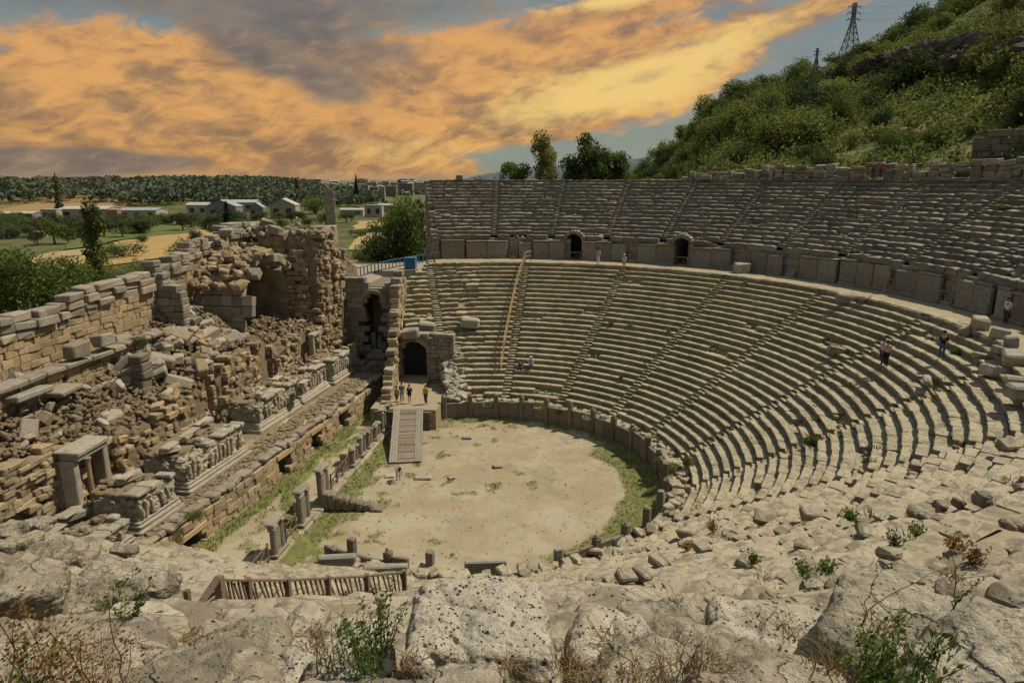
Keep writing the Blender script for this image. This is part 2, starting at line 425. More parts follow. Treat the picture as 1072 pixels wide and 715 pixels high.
mb=MB();core(mb,36.0,46.1,-106,106,lambda r:14.4+(r-34.8)*.588-.25);mb.build('earth_core',M['earth'],upp)
# radial end walls of both tiers, outer curved wall
def wall(mb,p0,p1,z0,topf,th=.6,chh=.5,bl=1.0,rough=.05,hole=None,ch=.035,jit=.025,skip=0.0,botf=None):
    p0=Vector(p0[:2]);p1=Vector(p1[:2]);L=(p1-p0).length;t=(p1-p0)/L;rz=math.atan2(t.y,t.x);nrm=Vector((t.y,-t.x))
    z=z0;row=0
    while True:
        hh=chh*random.uniform(.85,1.15);s=-random.uniform(0,bl*.6);anyb=False
        while s<L:
            l=bl*random.uniform(.6,1.5);e=min(L,s+l);s0=max(0,s);
            if e-s0>.15:
                mid=(s0+e)/2;zt=topf(mid)
                if z+hh*.5<zt:
                    anyb=True
                    if not(hole and hole(mid,z+hh/2)) and random.random()>=skip and not(botf and z+hh<botf(mid)):
                        o=nrm*random.gauss(0,rough);c=p0+t*mid+o
                        block(mb,(c.x,c.y,z+hh/2),(e-s0-.012,th*random.uniform(.9,1.1),hh-.012),rotm(random.gauss(0,.006),random.gauss(0,.006),rz+random.gauss(0,.02)),ch,jit)
            s+=l
        z+=hh;row+=1
        if not anyb or row>80: break
mb=MB()
a=pol(34.6,106.6);b=pol(46.4,106.6)
wall(mb,a,b,8.0,lambda s:14.4+s*.58+.4*ns(s,2),.8,.45,1.1,.08)
a=pol(21.5,117.3);b=pol(27.6,117.3)
wall(mb,a,b,1.5,lambda s:5.6+s*.56 if s<10 else 9.6,.7,.45,.9,.10)
wall(mb,pol(27.6,117.3),pol(34.6,107.2),6,lambda s:9.3+s*.3,.7,.45,.9,.10)
mb.build('end_wall',M['grey'],upp)
mb=MB()
for i in range(30):
    q0=106-i*3.2;q1=q0-3.2
    wall(mb,pol(46.3,q0),pol(46.3,q1),-1,lambda s:20.4,.7,1.3,2.6,.02,ch=.03)
mb.build('outer_wall',M['grey'],upp)
# ragged rim wall
rim=MB()
a=66.0
while a>-20:
    w=random.uniform(.5,1.5);da=math.degrees(w/46.2)
    tall=.75+.9*ss(66,52,a)*(.75+.7*fbm(a*.35,1))
    tall=min(tall,1.75)+.5*ss(32,12,a)
    z=20.75
    while z<20.75+tall:
        hh=random.uniform(.35,.6)
        if random.random()>.07: block(rim,pol(46.1+random.gauss(0,.12),a-da/2,z+hh/2),(.75*random.uniform(.8,1.2),w*random.uniform(.8,.98),hh-.02),rotm(random.gauss(0,.05),random.gauss(0,.05),R(a-da/2)+random.gauss(0,.06)),.05,.05)
        z+=hh
    a-=da
tag(rim.build('rim_wall',M['grey']),'ragged drystone parapet of grey blocks along the top of the seating below the green hillside','wall')
for i,(aa,dd) in enumerate([(101.5,(.8,.9,.6)),(62,(.9,1.3,.5))]):
    m=MB();block(m,pol(45.6,aa,21.25),dd,rotm(0,0,R(aa)),.06,.04)
    tag(m.build('stone_block',M['grey']),['small dark squared block alone on the rim at the far end of the upper seats','squared block lying where the ragged rim parapet begins'][i],'stone block')
# ------------------------------------------------------------ diazoma
mb=MB();vs=[];fs=[];na=260;rs=[31.25,31.6,32.1,32.7,33.3,33.9,34.5,35.0]
for i in range(na+1):
    q=-112+(219)*i/na
    for r in rs: vs.append(pol(r,q,12.02+.05*ns(r*2,q*.9)-(.25 if r<31.4 else 0)))
m=len(rs)
for i in range(na):
    for j in range(m-1): fs.append([i*m+j,(i+1)*m+j,(i+1)*m+j+1,i*m+j+1])
mb.add(vs,fs,.5)
M['path']=stone('walkway_dirt',(.36,.30,.20),(.27,.215,.135),(.40,.28,.15),lichen=.1,bump=.4,toneamt=.05,sc=1.3)
tag(mb.build('walkway_path',M['path'],smooth=True),kind='structure')
# edge paving of the walkway (top row nosing)
mb=seat_row(0,30.95,12.06,.75,.3,-112,107,[],False)
tag(mb.build('walkway_edging',M['seat']),'worn paving edge of the curved walkway at the head of the lower seats','paving')
dw=empty('walkway_wall');tag(dw,'curved wall of tall stone slabs with doorways between the two seating tiers','wall')
mb=MB()   # recessed wall behind slabs
q=106.3
while q>-106:
    w=random.uniform(1.0,2.0);da=math.degrees(w/35.2);mid=q-da/2
    if min(abs(mid-x) for x in ARCH)>1.9:
        z=12.0
        for hh in (1.0,.75,.6):
            if z<13.9 or True: block(mb,pol(35.25+random.gauss(0,.03),mid,z+hh/2),(.5,w-.02,hh-.02),rotm(0,0,R(mid)),.03,.015)
            z+=hh
    q-=da
mb.build('backing_wall',M['wallslab'],dw)
def angpx(px,py=300):
    # angle on the walkway wall along a sight line
    d=ray(px,py);h=math.hypot(d[0],d[1]);dx,dy=d[0]/h,d[1]/h
    c=dx*CX+dy*CY;t=c+math.sqrt(c*c-(CX*CX+CY*CY)+34.5**2)
    return math.degrees(math.atan2(dy*t-CY,dx*t-CX))
slabs=[(463,487,1),(489,531,1),(543,556,1),(558,590,1),(608,654,1),(666,704,1),(722,762,1),(769,782,.55),(784,816,1),(834,873,1),(876,929,1.05),(934,984,1),(1000,1038,1.05),(1044,1058,1),(1061,1078,1.0)]
done=[]
for x0,x1,hs in slabs:
    a0,a1=angpx(x0),angpx(x1);mb=MB();done.append((a0,a1))
    W=R(a0-a1)*34.6;n=max(1,round(W/2.0))
    for i in range(n):
        b0=a0+(a1-a0)*i/n;b1=a0+(a1-a0)*(i+1)/n;mid=(b0+b1)/2;w=R(b0-b1)*34.6
        hh=2.12*hs*random.uniform(.90,1.0)
        block(mb,pol(34.72+random.gauss(0,.03),mid,12+hh/2-.03),(.36,w-.015,hh),rotm(0,random.gauss(0,.015),R(mid)+random.gauss(0,.01)),.05,.03)
        if random.random()<.8: block(mb,pol(34.70,mid,12+hh+.06),(.50,w-.02,.15),rotm(0,0,R(mid)),.03,.02)
        block(mb,pol(34.62,mid,12.12),(.46,w-.02,.26),rotm(0,0,R(mid)),.03,.02)
    mb.build('slab',M['wallslab'],dw)
q=angpx(1078)-1.2
while q>-104:
    w=random.uniform(2.2,3.4);da=math.degrees(w/34.7);mid=q-da/2;mb=MB();hh=2.1*random.uniform(.6,1)
    if q<-55: hh*=.55
    block(mb,pol(34.72,mid,12+hh/2),(.36,w-.1,hh),rotm(0,0,R(mid)),.04,.03);mb.build('slab',M['wallslab'],dw)
    q-=da+(1.5 if random.random()<.4 else .1)
# arched doorways
for q in ARCH:
    mb=MB();w=.95
    def P(dr,s,z): 
        a=R(q);return (CX+(34.9+dr)*math.cos(a)-s*math.sin(a),CY+(34.9+dr)*math.sin(a)+s*math.cos(a),z)
    for sd in(-1,1):
        for z in(12.0,12.5,13.0,13.5): block(mb,P(.1,sd*(w+.2),z+.25),(.8,.4,.49),rotm(0,0,R(q)),.03,.02)
    for i in range(9):
        t=math.pi*(i+.5)/9;block(mb,P(.1,math.cos(t)*(w+.2),14.0+math.sin(t)*(w+.2)),(.8,.42,.38),rotm(0,0,R(q))@rotm(t,0,0),.03,.02)
    # vault lining
    vs=[];fs=[]
    sec=[(-w,12.0)]+[(-math.cos(math.pi*i/10)*w,14.0+math.sin(math.pi*i/10)*w) for i in range(11)]+[(w,12.0)]
    for dr in(0.0,5.0):
        for s,z in sec: vs.append(P(dr,s,z))
    n=len(sec)
    for i in range(n): fs.append([i,(i+1)%n,n+(i+1)%n,n+i])
    fs.append([n+i for i in range(n)]);mb.add(vs,fs,.2)
    door=mb.build('doorway_arch',M['wallslab'],dw)
def xgate(q,w,h,r=34.55,name='barrier',base=12.0,posts=True,label=None):
    """timber cross-braced barrier across a gap"""
    mb=MB();a=R(q)
    def P(s,z): return (CX+r*math.cos(a)-s*math.sin(a),CY+r*math.sin(a)+s*math.cos(a),z)
    hw=w/2
    for s in(-hw,hw): bar(mb,P(s,base),P(s,base+h),.08)
    for z in(.12,h-.05): bar(mb,P(-hw,base+z),P(hw,base+z),.06)
    n=max(1,round(w/.9))
    for i in range(n):
        s0=-hw+w*i/n;s1=-hw+w*(i+1)/n
        bar(mb,P(s0,base+.12),P(s1,base+h-.05),.05,.03);bar(mb,P(s0,base+h-.05),P(s1,base+.12),.05,.03)
    o=mb.build('timber_barrier',M['wood_lt'])
    return tag(o,label,'barrier')
for q,w,h,l in [(80.1,1.6,.95,'timber cross-braced barrier in the first dark arched doorway above the lower seats'),(59.7,1.6,1.0,'timber cross-braced barrier in the second dark arched doorway, nearer the green hill'),
    (angpx(537),.9,1.0,'small timber barrier in the wall gap beside the head of the handrail'),(angpx(661),1.0,1.0,'timber barrier in the slab wall gap behind the visitor with white cap'),
    (angpx(992),1.1,1.1,'cross-braced barrier in the slab wall gap above the standing visitor in black shirt'),(angpx(931),.6,1.2,'narrow timber barrier between two high slabs of the walkway wall')]:
    xgate(q,w,h,label=l)
# recessed little stairs in the slab gaps
for x in(537,661,765,825,931,992):
    q=angpx(x);mb=MB()
    for i in range(5): block(mb,pol(34.7+i*.2,q,12+.2*(i+.5)),(.5,.9,.42),rotm(0,0,R(q)),.03,.02)
    mb.build('gap_steps',M['wallslab'],dw)
for px,py,d in [(478,262,(2.6,.8,.75)),(449,262,(1.1,.7,.6)),(776,283,(1.4,.9,1.0))]:
    p=Zp(px,py+3,12.0);m=MB();block(m,(p.x,p.y,12+d[2]/2),d,rotm(.05,0,.2),.06,.06)
    tag(m.build('fallen_block',M['fallen']),{478:'long pale fallen block lying against the slab wall at the far end of the walkway',449:'short fallen block beside a longer one at the end of the walkway',776:'cubic dark block standing in front of the slab wall below the upper seats'}[px],'stone block')
# ------------------------------------------------------------ orchestra wall (podium)
pw=empty('orchestra_wall');tag(pw,'curved brown stone parapet of panels and carved posts around the sandy orchestra','parapet')
q=112.0;i=0
while q>-113:
    if q<-52 and random.random()<.62: q-=10.2;i+=1;continue
    da=10.2;mb=MB();D=.2+.6*ss(40,0,q)
    block(mb,pol(13.0,q,1.2),(.42,.42,2.45-1.1*D*random.random()),rotm(0,0,R(q)),.05,.02);
    block(mb,pol(13.0,q,2.5-.5*D),(.34,.34,.25),rotm(0,0,R(q)),.08,.02);mb.build('carved_post',M['podium'],pw)
    n=2;hgt=2.05*random.uniform(.85,1.03)*(1-.35*D*random.random()) if q<97 else 1.7
    mb=MB()
    open_=(i in(1,3,5))
    for j in range(n):
        b=q-(da-1.9)*(j+.5)/n-.95;w=R((da-1.9)/n)*13.0
        if q>-100 and random.random()<.12*D*4 and q<30: continue
        hb=hgt-(.55 if open_ and j==1 else 0)-random.random()*.3*D
        block(mb,pol(13.02,b,hb/2),(.22,w-.02,hb),rotm(0,0,R(b)),.03,.02)
        block(mb,pol(13.0,b,.14),(.40,w-.02,.28),rotm(0,0,R(b)),.03,.02)
    mb.build('panel',M['podium'],pw)
    if open_:
        mb=MB();b=q-(da-1.9)*.75-.95
        for u in range(4):
            for sg in(-1,1):
                s0=R(b)+(u-1.5)*.017*1.0;z0=hgt-.55
                p0=(CX+13.02*math.cos(s0),CY+13.02*math.sin(s0),z0);s1=s0+sg*.02;p1=(CX+13.02*math.cos(s1),CY+13.02*math.sin(s1),z0+.5)
                bar(mb,p0,p1,.08,.07)
        block(mb,pol(13.02,b,hgt),(.2,.95,.1),rotm(0,0,R(b)),.02,.02);mb.build('lattice',M['seat'],pw)
    q-=da;i+=1
mb=MB();vs=[];fs=[]
for i in range(121):
    q=-113+226*i/120
    for r,z in((13.15,.0),(13.15,1.2),(13.5,1.3),(14.3,1.35),(14.8,1.4)): vs.append(pol(r,q,z+.06*ns(r*3,q*.5)))
for i in range(120):
    for j in range(4): fs.append([i*5+j,(i+1)*5+j,(i+1)*5+j+1,i*5+j+1])
mb.add(vs,fs,.3);mb.build('gangway_floor',M['seat'],pw)
mb=MB()
for _ in range(420):
    q=random.uniform(-110,70) if random.random()<.8 else random.uniform(70,105);s=random.uniform(.15,.6);block(mb,pol(random.uniform(13.3,14.7),q,1.38+s*.2),(s*1.3,s,s*.6),rotm(random.gauss(0,.15),random.gauss(0,.15),random.random()*3),.05,.05)
tag(mb.build('rubble',M['seat']),'broken stones lying in the gangway behind the orchestra parapet','rubble',kind='stuff')
# ------------------------------------------------------------ ground of orchestra and stage corridor
def prx(y): return -17.0+ (y-30)*.02
vs=[];fs=[];gr=[];NX,NY=180,260;x0,x1,y0,y1=-23.5,7.5,22,72
for j in range(NY+1):
    y=y0+(y1-y0)*j/NY
    for i in range(NX+1):
        x=x0+(x1-x0)*i/NX
        r=math.hypot(x-CX,y-CY);ang=math.degrees(math.atan2(y-CY,x-CX))
        z=.035*fbm(x*.8,y*.8)+.01*ns(x*5,y*5)
        z+=.35*ss(12.0,12.9,r) if r<13.2 else .3
        g=0
        if r<13.3:
            g=1.0*ss(9.3,11.2,r+1.6*fbm(x*.5,y*.5))*ss(60,25,ang)*ss(-80,-50,ang)
            g=max(g,.8*ss(11.9,12.6,r+.6*ns(x,y)))
            g=max(g,.42*ss(10.0,11.6,r+1.6*fbm(x*.5,y*.5,4)))
        if x<-10:
            g=max(g,.62*ss(.02,.22,fbm(x*.45,y*.45,8))*ss(-9.5,-12.5,x))
            g=max(g,.9*ss(1.3,.4,abs(x-(prx(y)+1.2))+.5*ns(x,y)))
        if x<prx(y)+.0:
            wx=-22.2+(y-30)*.098
            g=max(g,1.0*ss(2.0,.7,(x-wx)+.9*fbm(x*.4,y*.4)))
        g=max(g,.5*ss(.18,.35,fbm(x*.25+3,y*.25,1)))
        if r<12.5: g=max(g,.68*ss(.0,.25,fbm(x*.8,y*.8,11))*ss(.0,-.25,fbm(x*.12+2,y*.12,6)-.3*ss(-4,-12,x)-.2*ss(48,54,y)))
        vs.append((x,y,z));gr.append(g)
for j in range(NY):
    for i in range(NX):
        a=j*(NX+1)+i;fs.append([a,a+1,a+NX+2,a+NX+1])
me=bpy.data.meshes.new('orchestra_ground');me.from_pydata(vs,[],fs)
at=me.attributes.new('grass','FLOAT','POINT');at.data.foreach_set('value',gr)
m,T,b=newmat('sandy_orchestra_floor');P=world_pos(T)
n1=T.noise(P,.22,5,.65);n2=T.noise(P,1.3,6,.7);n3=T.noise(P,9,5,.75);n4=T.noise(P,.5,4,.6,.6)
c=T.mix(T.ramp(n1,.35,.65),(.38,.32,.215),(.30,.24,.15))
c=T.mix(T.m('MULTIPLY',T.ramp(n4,.50,.62),.75),c,(.33,.25,.145));c=T.mix(T.m('MULTIPLY',T.ramp(T.noise(P,.6,6,.75,.8),.52,.66),.6),c,(.25,.215,.13));c=T.mix(T.m('MULTIPLY',T.ramp(T.noise(P,22,3,.7),.60,.70),.6),c,(.17,.145,.10))
c=T.mix(T.m('MULTIPLY',T.ramp(n2,.5,.75),.35),c,(.44,.39,.29))
g=T.n('ShaderNodeAttribute',attribute_name='grass').outputs['Fac']
gm=T.ramp(T.m('ADD',g,T.m('MULTIPLY',T.m('SUBTRACT',n3,.5),1.3)),.35,.75)
gm=T.m('MULTIPLY',gm,T.ramp(T.m('ADD',g,T.m('MULTIPLY',T.m('SUBTRACT',n2,.5),1.6)),.15,.65))
gc=T.mix(T.ramp(n2,.35,.65),(.075,.10,.018),(.17,.165,.045))
c=T.mix(T.m('MULTIPLY',gm,.85),c,gc)
f=T.m('ADD',T.m('MULTIPLY',n3,.4),.8);c=T.mix(1.0,c,T.comb(f,f,f),'MULTIPLY')
T.put(b.inputs['Base Color'],c);bp=T.n('ShaderNodeBump');bp.inputs['Strength'].default_value=.5;bp.inputs['Distance'].default_value=.04;T.L.new(n3,bp.inputs['Height']);T.L.new(bp.outputs[0],b.inputs['Normal'])
M['sand']=m;me.materials.append(m);me.polygons.foreach_set('use_smooth',[True]*len(me.polygons))
o=bpy.data.objects.new('orchestra_ground',me);COL.objects.link(o);tag(o,kind='structure')
GRASSPTS=[(v,g) for v,g in zip(vs,gr)]
# grass tufts (stuff)
mb=MB()
pool=[v for v,g in GRASSPTS if g>.55 and (math.hypot(v[0]-CX,v[1]-CY)<12.8 or v[0]<-17)]
for _ in range(9000):
    v=random.choice(pool);x=v[0]+random.uniform(-.15,.15);y=v[1]+random.uniform(-.15,.15)
    hh=random.uniform(.05,.17)*(1.5 if x<-19.5 else 1)*(1+.6*max(0,ns(x*.6,y*.6)))
    for k in range(3):
        a=random.uniform(0,6.3);w=.022;dx,dy=math.cos(a),math.sin(a);l=random.uniform(-.12,.12)
        mb.add([(x-dx*w,y-dy*w,v[2]-.02),(x+dx*w,y+dy*w,v[2]-.02),(x+l,y+l*dy,v[2]+hh)],[[0,1,2]])
tag(mb.build('grass',M['grassm']),'short green grass and weeds growing around the edge of the sandy orchestra','grass',kind='stuff')
mb=MB()
for _ in range(2600):
    v=random.choice(GRASSPTS)[0]
    if v[0]<-20.5: continue
    s=random.uniform(.03,.11);block(mb,(v[0],v[1],v[2]+s*.2),(s,s*random.uniform(.6,1.4),s*.7),rotm(0,0,random.random()*3),.02,.01)
tag(mb.build('pebbles',M['path']),'little stones scattered over the sandy orchestra floor','pebbles',kind='stuff')
# ------------------------------------------------------------ stage building
A0=Vector((-22.5,27.5));B0=Vector((-19.3,60.0));SL=(B0-A0).length;ST=(B0-A0)/SL;SN=Vector((ST.y,-ST.x));SRZ=math.atan2(ST.y,ST.x)
def sp(s,d,z=0.0):
    p=A0+ST*s-SN*d;return (p.x,p.y,z)      # d = distance behind the stage front
def s_of(y): return (y-A0.y)/ST.y
NICHE=[(s_of(32.4),1.0,1.2),(s_of(42.6),.7,1.8),(s_of(47.4),.7,1.8),(s_of(52.3),.7,1.8),(s_of(37.0),.01,.1)]
def nh(s,z):
    for c,w,h in NICHE:
        if abs(s-c)<w+.1 and z<h: return True
    return False
sf=empty('stage_front_wall');tag(sf,'long low ochre stage front wall with dark square niches beside the grassy corridor','wall')
mb=MB();wall(mb,A0,B0,0,lambda s:2.25+.25*ns(s*.7,1),.5,.42,.75,.04,hole=nh,ch=.03)
mb.build('masonry',M['ochre'],sf)
mb=MB();s=0
while s<SL:
    l=random.uniform(.6,1.3)
    if random.random()>.08: block(mb,sp(s+l/2,.12+random.gauss(0,.05),2.45+random.uniform(-.08,.10)),(l-.04,random.uniform(.5,.9),random.uniform(.25,.45)),rotm(random.gauss(0,.06),random.gauss(0,.05),SRZ+random.gauss(0,.06)),.07,.06)
    s+=l
mb.build('coping',M['grey'],sf)
mb=MB()
for c,w,h in NICHE[:4]:
    if w<.1: continue
    w2=w+.25
    def q(s,d,z): return sp(s,d,z)
    v=[q(c-w2,.2,0),q(c+w2,.2,0),q(c+w2,.2,h+.3),q(c-w2,.2,h+.3),q(c-w2,3.2,0),q(c+w2,3.2,0),q(c+w2,3.2,h+.3),q(c-w2,3.2,h+.3)]
    mb.add(v,[[4,5,6,7],[0,4,7,3],[1,2,6,5],[3,7,6,2]],.1)
    block(mb,sp(c,.0,h+.18),(2*w+.7,.62,.36),rotm(0,0,SRZ),.04,.02)
    block(mb,sp(c,1.6,2.36),(2*w+.9,2.7,.34),rotm(0,0,SRZ),.05,.03)
mb.build('niche',M['ochre'],sf)
# rubble ground of the stage and ruin: one height sheet
def topz(y): # level of the rubble at the foot of the rear wall
    return interp(y,[20,30,40,46,51.5,53,61.5,62.5,64,70],[10.5,10.0,9.3,10.2,11.0,8.4,8.4,12,12.5,13])
def frx(y): return interp(y,[20,30,40,50,60,70],[-28.8,-28.3,-27.3,-26.9,-26.0,-25.2])
def frz(y): return interp(y,[20,28,33,38,42,46,50,53,61,63,68,72],[8.0,7.6,6.6,6.2,6.6,8.0,8.4,7.4,7.4,10.5,12.5,12])
def rub(x,y):
    if x>frx(y)+.25: return 2.55
    if x>frx(y): return lerp(frz(y),2.55,ss(0,1,(x-frx(y))/.25))
    t=(frx(y)-x)/(frx(y)+33.0);return lerp(frz(y),topz(y),ss(0,1,min(1,t)))
vs=[];fs=[];NX,NY=105,330;X0,X1,Y0,Y1=-34,-19.8,18,73
for j in range(NY+1):
    y=Y0+(Y1-Y0)*j/NY
    for i in range(NX+1):
        x=X0+(X1-X0)*i/NX;wx=A0.x+(y-A0.y)*ST.x/ST.y
        z=rub(x,y);hi=ss(2.6,4.5,z)
        sy=s_of(y);inn=any(abs(sy-c)<w+.15 for c,w,h in NICHE[:4])
        if x>wx-(2.6 if inn else .1): z=-.3
        else:
            c=mn.cell(Vector((x*1.3,y*1.1,1)));c2=mn.cell(Vector((x*.6+3,y*.7,5)));c3=mn.cell(Vector((x*3,y*2.6,2)))
            z+=hi*(.9*fbm(x*.35,y*.35,2)+.55*(c2-.5)+.42*(c-.5)+.22*(c3-.5)+.35*fbm(x*1.6,y*1.6))+ (1-hi)*(.12*fbm(x,y)+.05*ns(x*4,y*4))
            x+=.12*ns(x*2,y*2,4)
        vs.append((x,y,z))
for j in range(NY):
    for i in range(NX):
        a=j*(NX+1)+i;fs.append([a,a+1,a+NX+2,a+NX+1])
mb=MB();mb.add(vs,fs,.5);M['rubble']=stone('ochre_rubble_ground',(.36,.29,.19),(.22,.165,.10),(.38,.255,.13),lichen=.4,sc=1.3,bump=1.0,toneamt=.05,bd=.15,warmamt=.5)
tag(mb.build('rubble_terrain',M['rubble']),kind='structure')
# rear wall of the stage building (x = -33), stepped ashlar
rw=empty('rear_wall');tag(rw,'long stepped rear wall of the stage ruin, ochre below and topped with big grey blocks','wall')
def rtop(y): 
    st=[(18,12.6),(30,13.0),(34,13.4),(39.5,13.4),(39.6,14.1),(47.8,14.3),(48,15.0),(52.5,15.2),(52.6,15.9),(57.5,16.2),(57.6,16.9),(61,17.1),(70,16.6),(75,16)]
    return interp(y,[a for a,b in st],[b for a,b in st])
mb=MB();wall(mb,(-33,18),(-33,66),8.2,lambda s:rtop(18+s)-1.05+.15*ns(s*.8,3),.7,.46,.75,.035,ch=.025,skip=.008);mb.build('masonry',M['ochre'],rw)
mb=MB();y=18
while y<66:
    l=random.uniform(.8,1.8);zt=rtop(y+l/2)
    for kk in range(3):
        if random.random()<.1 and kk==0: continue
        block(mb,(-33+random.gauss(0,.1),y+l/2+random.gauss(0,.1),zt-.28-kk*.5),(random.uniform(.9,1.2),l-.06,.5),rotm(random.gauss(0,.02),random.gauss(0,.02),random.gauss(0,.04)),.06,.05)
    y+=l
mb.build('top_course',M['grey'],rw)
# buttress steps / cross walls between rear wall and front
mb=MB()
wall(mb,(-33,48.2),(-30.5,48.2),9,lambda s:15.0-s*1.2,.9,.5,.9,.08,ch=.05)
mb.build('cross_wall',M['grey'],rw)
# second storey ledge with cornice and niches
sw_=empty('upper_niche_wall');tag(sw_,'broken second storey wall with a long moulded ledge and shallow niches below the rear wall','wall')
mb=MB();wall(mb,(-31.3,24),(-31.3,44.2),7.0,lambda s:9.9,.8,.5,.8,.05,hole=lambda s,z: (abs(s-11.6)<.75 or abs(s-16)<.6) and 8.2<z<9.3)
mb.build('masonry',M['ochre'],sw_)
mb=MB();y=24
while y<44:
    l=random.uniform(1.2,2.4)
    block(mb,(-31.0,y+l/2,10.05+random.gauss(0,.03)),(1.1,l-.05,.30),rotm(0,random.gauss(0,.03),random.gauss(0,.02)),.05,.03)
    if y>30: block(mb,(-30.9,y+l/2,8.15+random.gauss(0,.05)),(.9,l-.05,.25),rotm(0,0,0),.04,.03)
    y+=l
mb.build('moulded_ledge',M['grey'],sw_)
for i,(px,py,x,d) in enumerate([(80,366,-30.8,(.9,1.3,.9)),(108,356,-30.8,(.9,1.2,.8)),(66,408,-30.2,(1.3,1.9,.35)),(30,412,-30.4,(1.0,2.4,.35))]):
    p=Xp(px,py,x);m=MB();block(m,p,d,rotm(0,random.gauss(0,.1),random.gauss(0,.1)),.06,.05)
    m.build('projecting_block',M['grey'],sw_)
# front (scaenae frons) wall
fw=empty('stage_facade_wall');tag(fw,'tall ruined ochre facade wall of rough masonry with recesses behind the carved pedestals','wall')
def ftop(y): return frz(y)+.6*fbm(y*.5,3)+.5*ns(y*1.3,7)-.1
segs=[(20,33.3,-28.5,-28.0),(34.6,41,-27.6,-27.0),(41,44.4,-27.5,-27.4),(44.4,50.5,-26.6,-26.4),(50.5,53,-27.4,-27.2),(53,57,-26.2,-26.0),(57,60,-26.9,-26.7),(60,64.5,-25.6,-25.2)]
mb=MB()
for ya,yb,xa,xb in segs:
    if ya==20: continue
    y=ya
    while y<yb-.2:
        l=min(yb-y,random.uniform(1.2,2.4));hh=ftop(y+l/2)-2.3-random.random()*.5;xm=lerp(xa,xb,(y+l/2-ya)/(yb-ya))
        rockmesh(mb,(xm-.35,y+l/2,2.3+hh/2),(1.5,l*1.12,hh*1.04),rotm(0,random.gauss(-.05,.03),-.08),22,6,.20,.9,y*1.3,None,.16,1.7)
        y+=l
mb.build('rubble_core',M['core'],fw);mb=MB()
for ya,yb,xa,xb in segs:
    wall(mb,(xa,ya),(xb,yb),2.3,lambda s:ftop(ya+s),.95,.34,.5,.12,ch=.03,jit=.05,skip=.04 if ya==20 else .62,hole=(lambda s,z:abs(s-7.9)<.75 and z<4.9) if ya==20 else None)
    wall(mb,(xb+.1,yb),(xb-1.3,yb),2.3,lambda s:ftop(yb)-s*.2,.6,.36,.55,.08,ch=.03,jit=.05,skip=.3)
    wall(mb,(xa-1.3,ya),(xa+.1,ya),2.3,lambda s:ftop(ya)-.2,.6,.36,.55,.08,ch=.03,jit=.05,skip=.3)
mb.build('masonry',M['ochre'],fw)
# doorway frame in the facade
mb=MB()
for y in(59.0,60.5): block(mb,(-25.2,y,4.6),(.5,.35,4.0),None,.04,.02)
block(mb,(-25.2,59.75,6.7),(.6,1.9,.35),None,.04,.02);mb.build('door_frame',M['marble'],fw)
# projecting broken piers on facade
for px,py,x,d in [(148,392,-29.3,(.9,1.1,2.9)),(238,388,-27.4,(.8,1.0,3.0)),(205,400,-27.9,(1.0,1.2,2.2)),(268,402,-26.6,(.7,.9,2.0))]:
    p=Xp(px,py,x);m=MB()
    for k in range(5): block(m,(p.x+random.gauss(0,.04),p.y+random.gauss(0,.04),p.z-d[2]/2+d[2]*(k+.5)/5),(d[0],d[1],d[2]/5-.02),None,.05,.04)
    m.build('pier',M['podium'],fw)
# vaulted chamber with tower ruin at the far end
tw=empty('tower_ruin');tag(tw,'towering ruined masonry mass with a collapsed vault, highest part of the stage ruin','ruin')
def ttop(y): return interp(y,[50,52,54,57,59,61,63,65,66.5],[13.2,14.0,14.3,14.6,15.2,16.2,16.5,15.8,14.6])
mb=MB()
for k,(y,l) in enumerate([(62.7,1.3),(63.7,1.3),(64.8,1.4),(65.8,1.4)]):
    for q,(z0,z1) in enumerate([(2.3,7.5),(6.8,11.5),(10.8,ttop(y)-.2)]):
        rockmesh(mb,(-26.4+(y-59.3)*.21-.25*q,y,(z0+z1)/2),(1.9,l*1.15,z1-z0),rotm(0,-.04,-.2),24,5,.24,.8,y+q*7,None,.20,1.5)
    rockmesh(mb,(-29.0,y,(ttop(y)+8)/2),(4.8,l*1.15,ttop(y)-8.4),None,20,5,.3,.7,y+3,None,.2,1.3)
mb.build('rubble_core',M['core'],tw);mb=MB()
wall(mb,(-25.9,62.0),(-24.9,66.4),2.4,lambda s:ttop(62+s)-.5+.8*ns(s*1.1,2),1.7,.40,.55,.18,ch=.04,jit=.06,skip=.60)
wall(mb,(-28.4,62.1),(-26.3,62.3),5,lambda s:13.8+s*.5+.5*ns(s,5),1.2,.42,.6,.12,ch=.04,jit=.06,skip=.04)
wall(mb,(-32.6,62.2),(-28.4,62.1),7,lambda s:15.2-.2*s,1.0,.42,.7,.08,ch=.06,jit=.04,skip=.01)
for dx,dz in((1.4,.3),(3.0,.1),(4.8,.4)):
    wall(mb,(-25.9-dx,62.1),(-24.9-dx,66.4),8,lambda s:ttop(62+s)+dz-.6+1.0*ns(s*1.1,dx),1.5,.45,.7,.2,ch=.05,jit=.08,skip=.5)
mb.build('masonry',M['ochre'],tw)
mb=MB();y=59.4
for _ in range(60):
    y=random.uniform(61.5,66.6);x=-24.9-random.random()*7.5;s=random.uniform(.35,.95)
    block(mb,(x,y,ttop(y)-.35+random.gauss(0,.3)),(s*1.2,s,s*.8),rotm(random.gauss(0,.3),random.gauss(0,.3),random.random()*3),.08,.08)
for k in range(26):
    z=4+k*.4;block(mb,(-24.6+random.gauss(0,.06),66.3+random.gauss(0,.05),z),(random.uniform(.5,1.1),.6,.39),None,.06,.05)
for _ in range(38):
    z=random.uniform(6,14.5);y=random.uniform(62.3,66);block(mb,(-24.6-(y-66)*-.2+random.gauss(0,.1)-1.0*(66-y)/7,y,z),(random.uniform(.5,1.1),random.uniform(.5,1.1),.4),rotm(0,0,random.gauss(0,.2)),.06,.06)
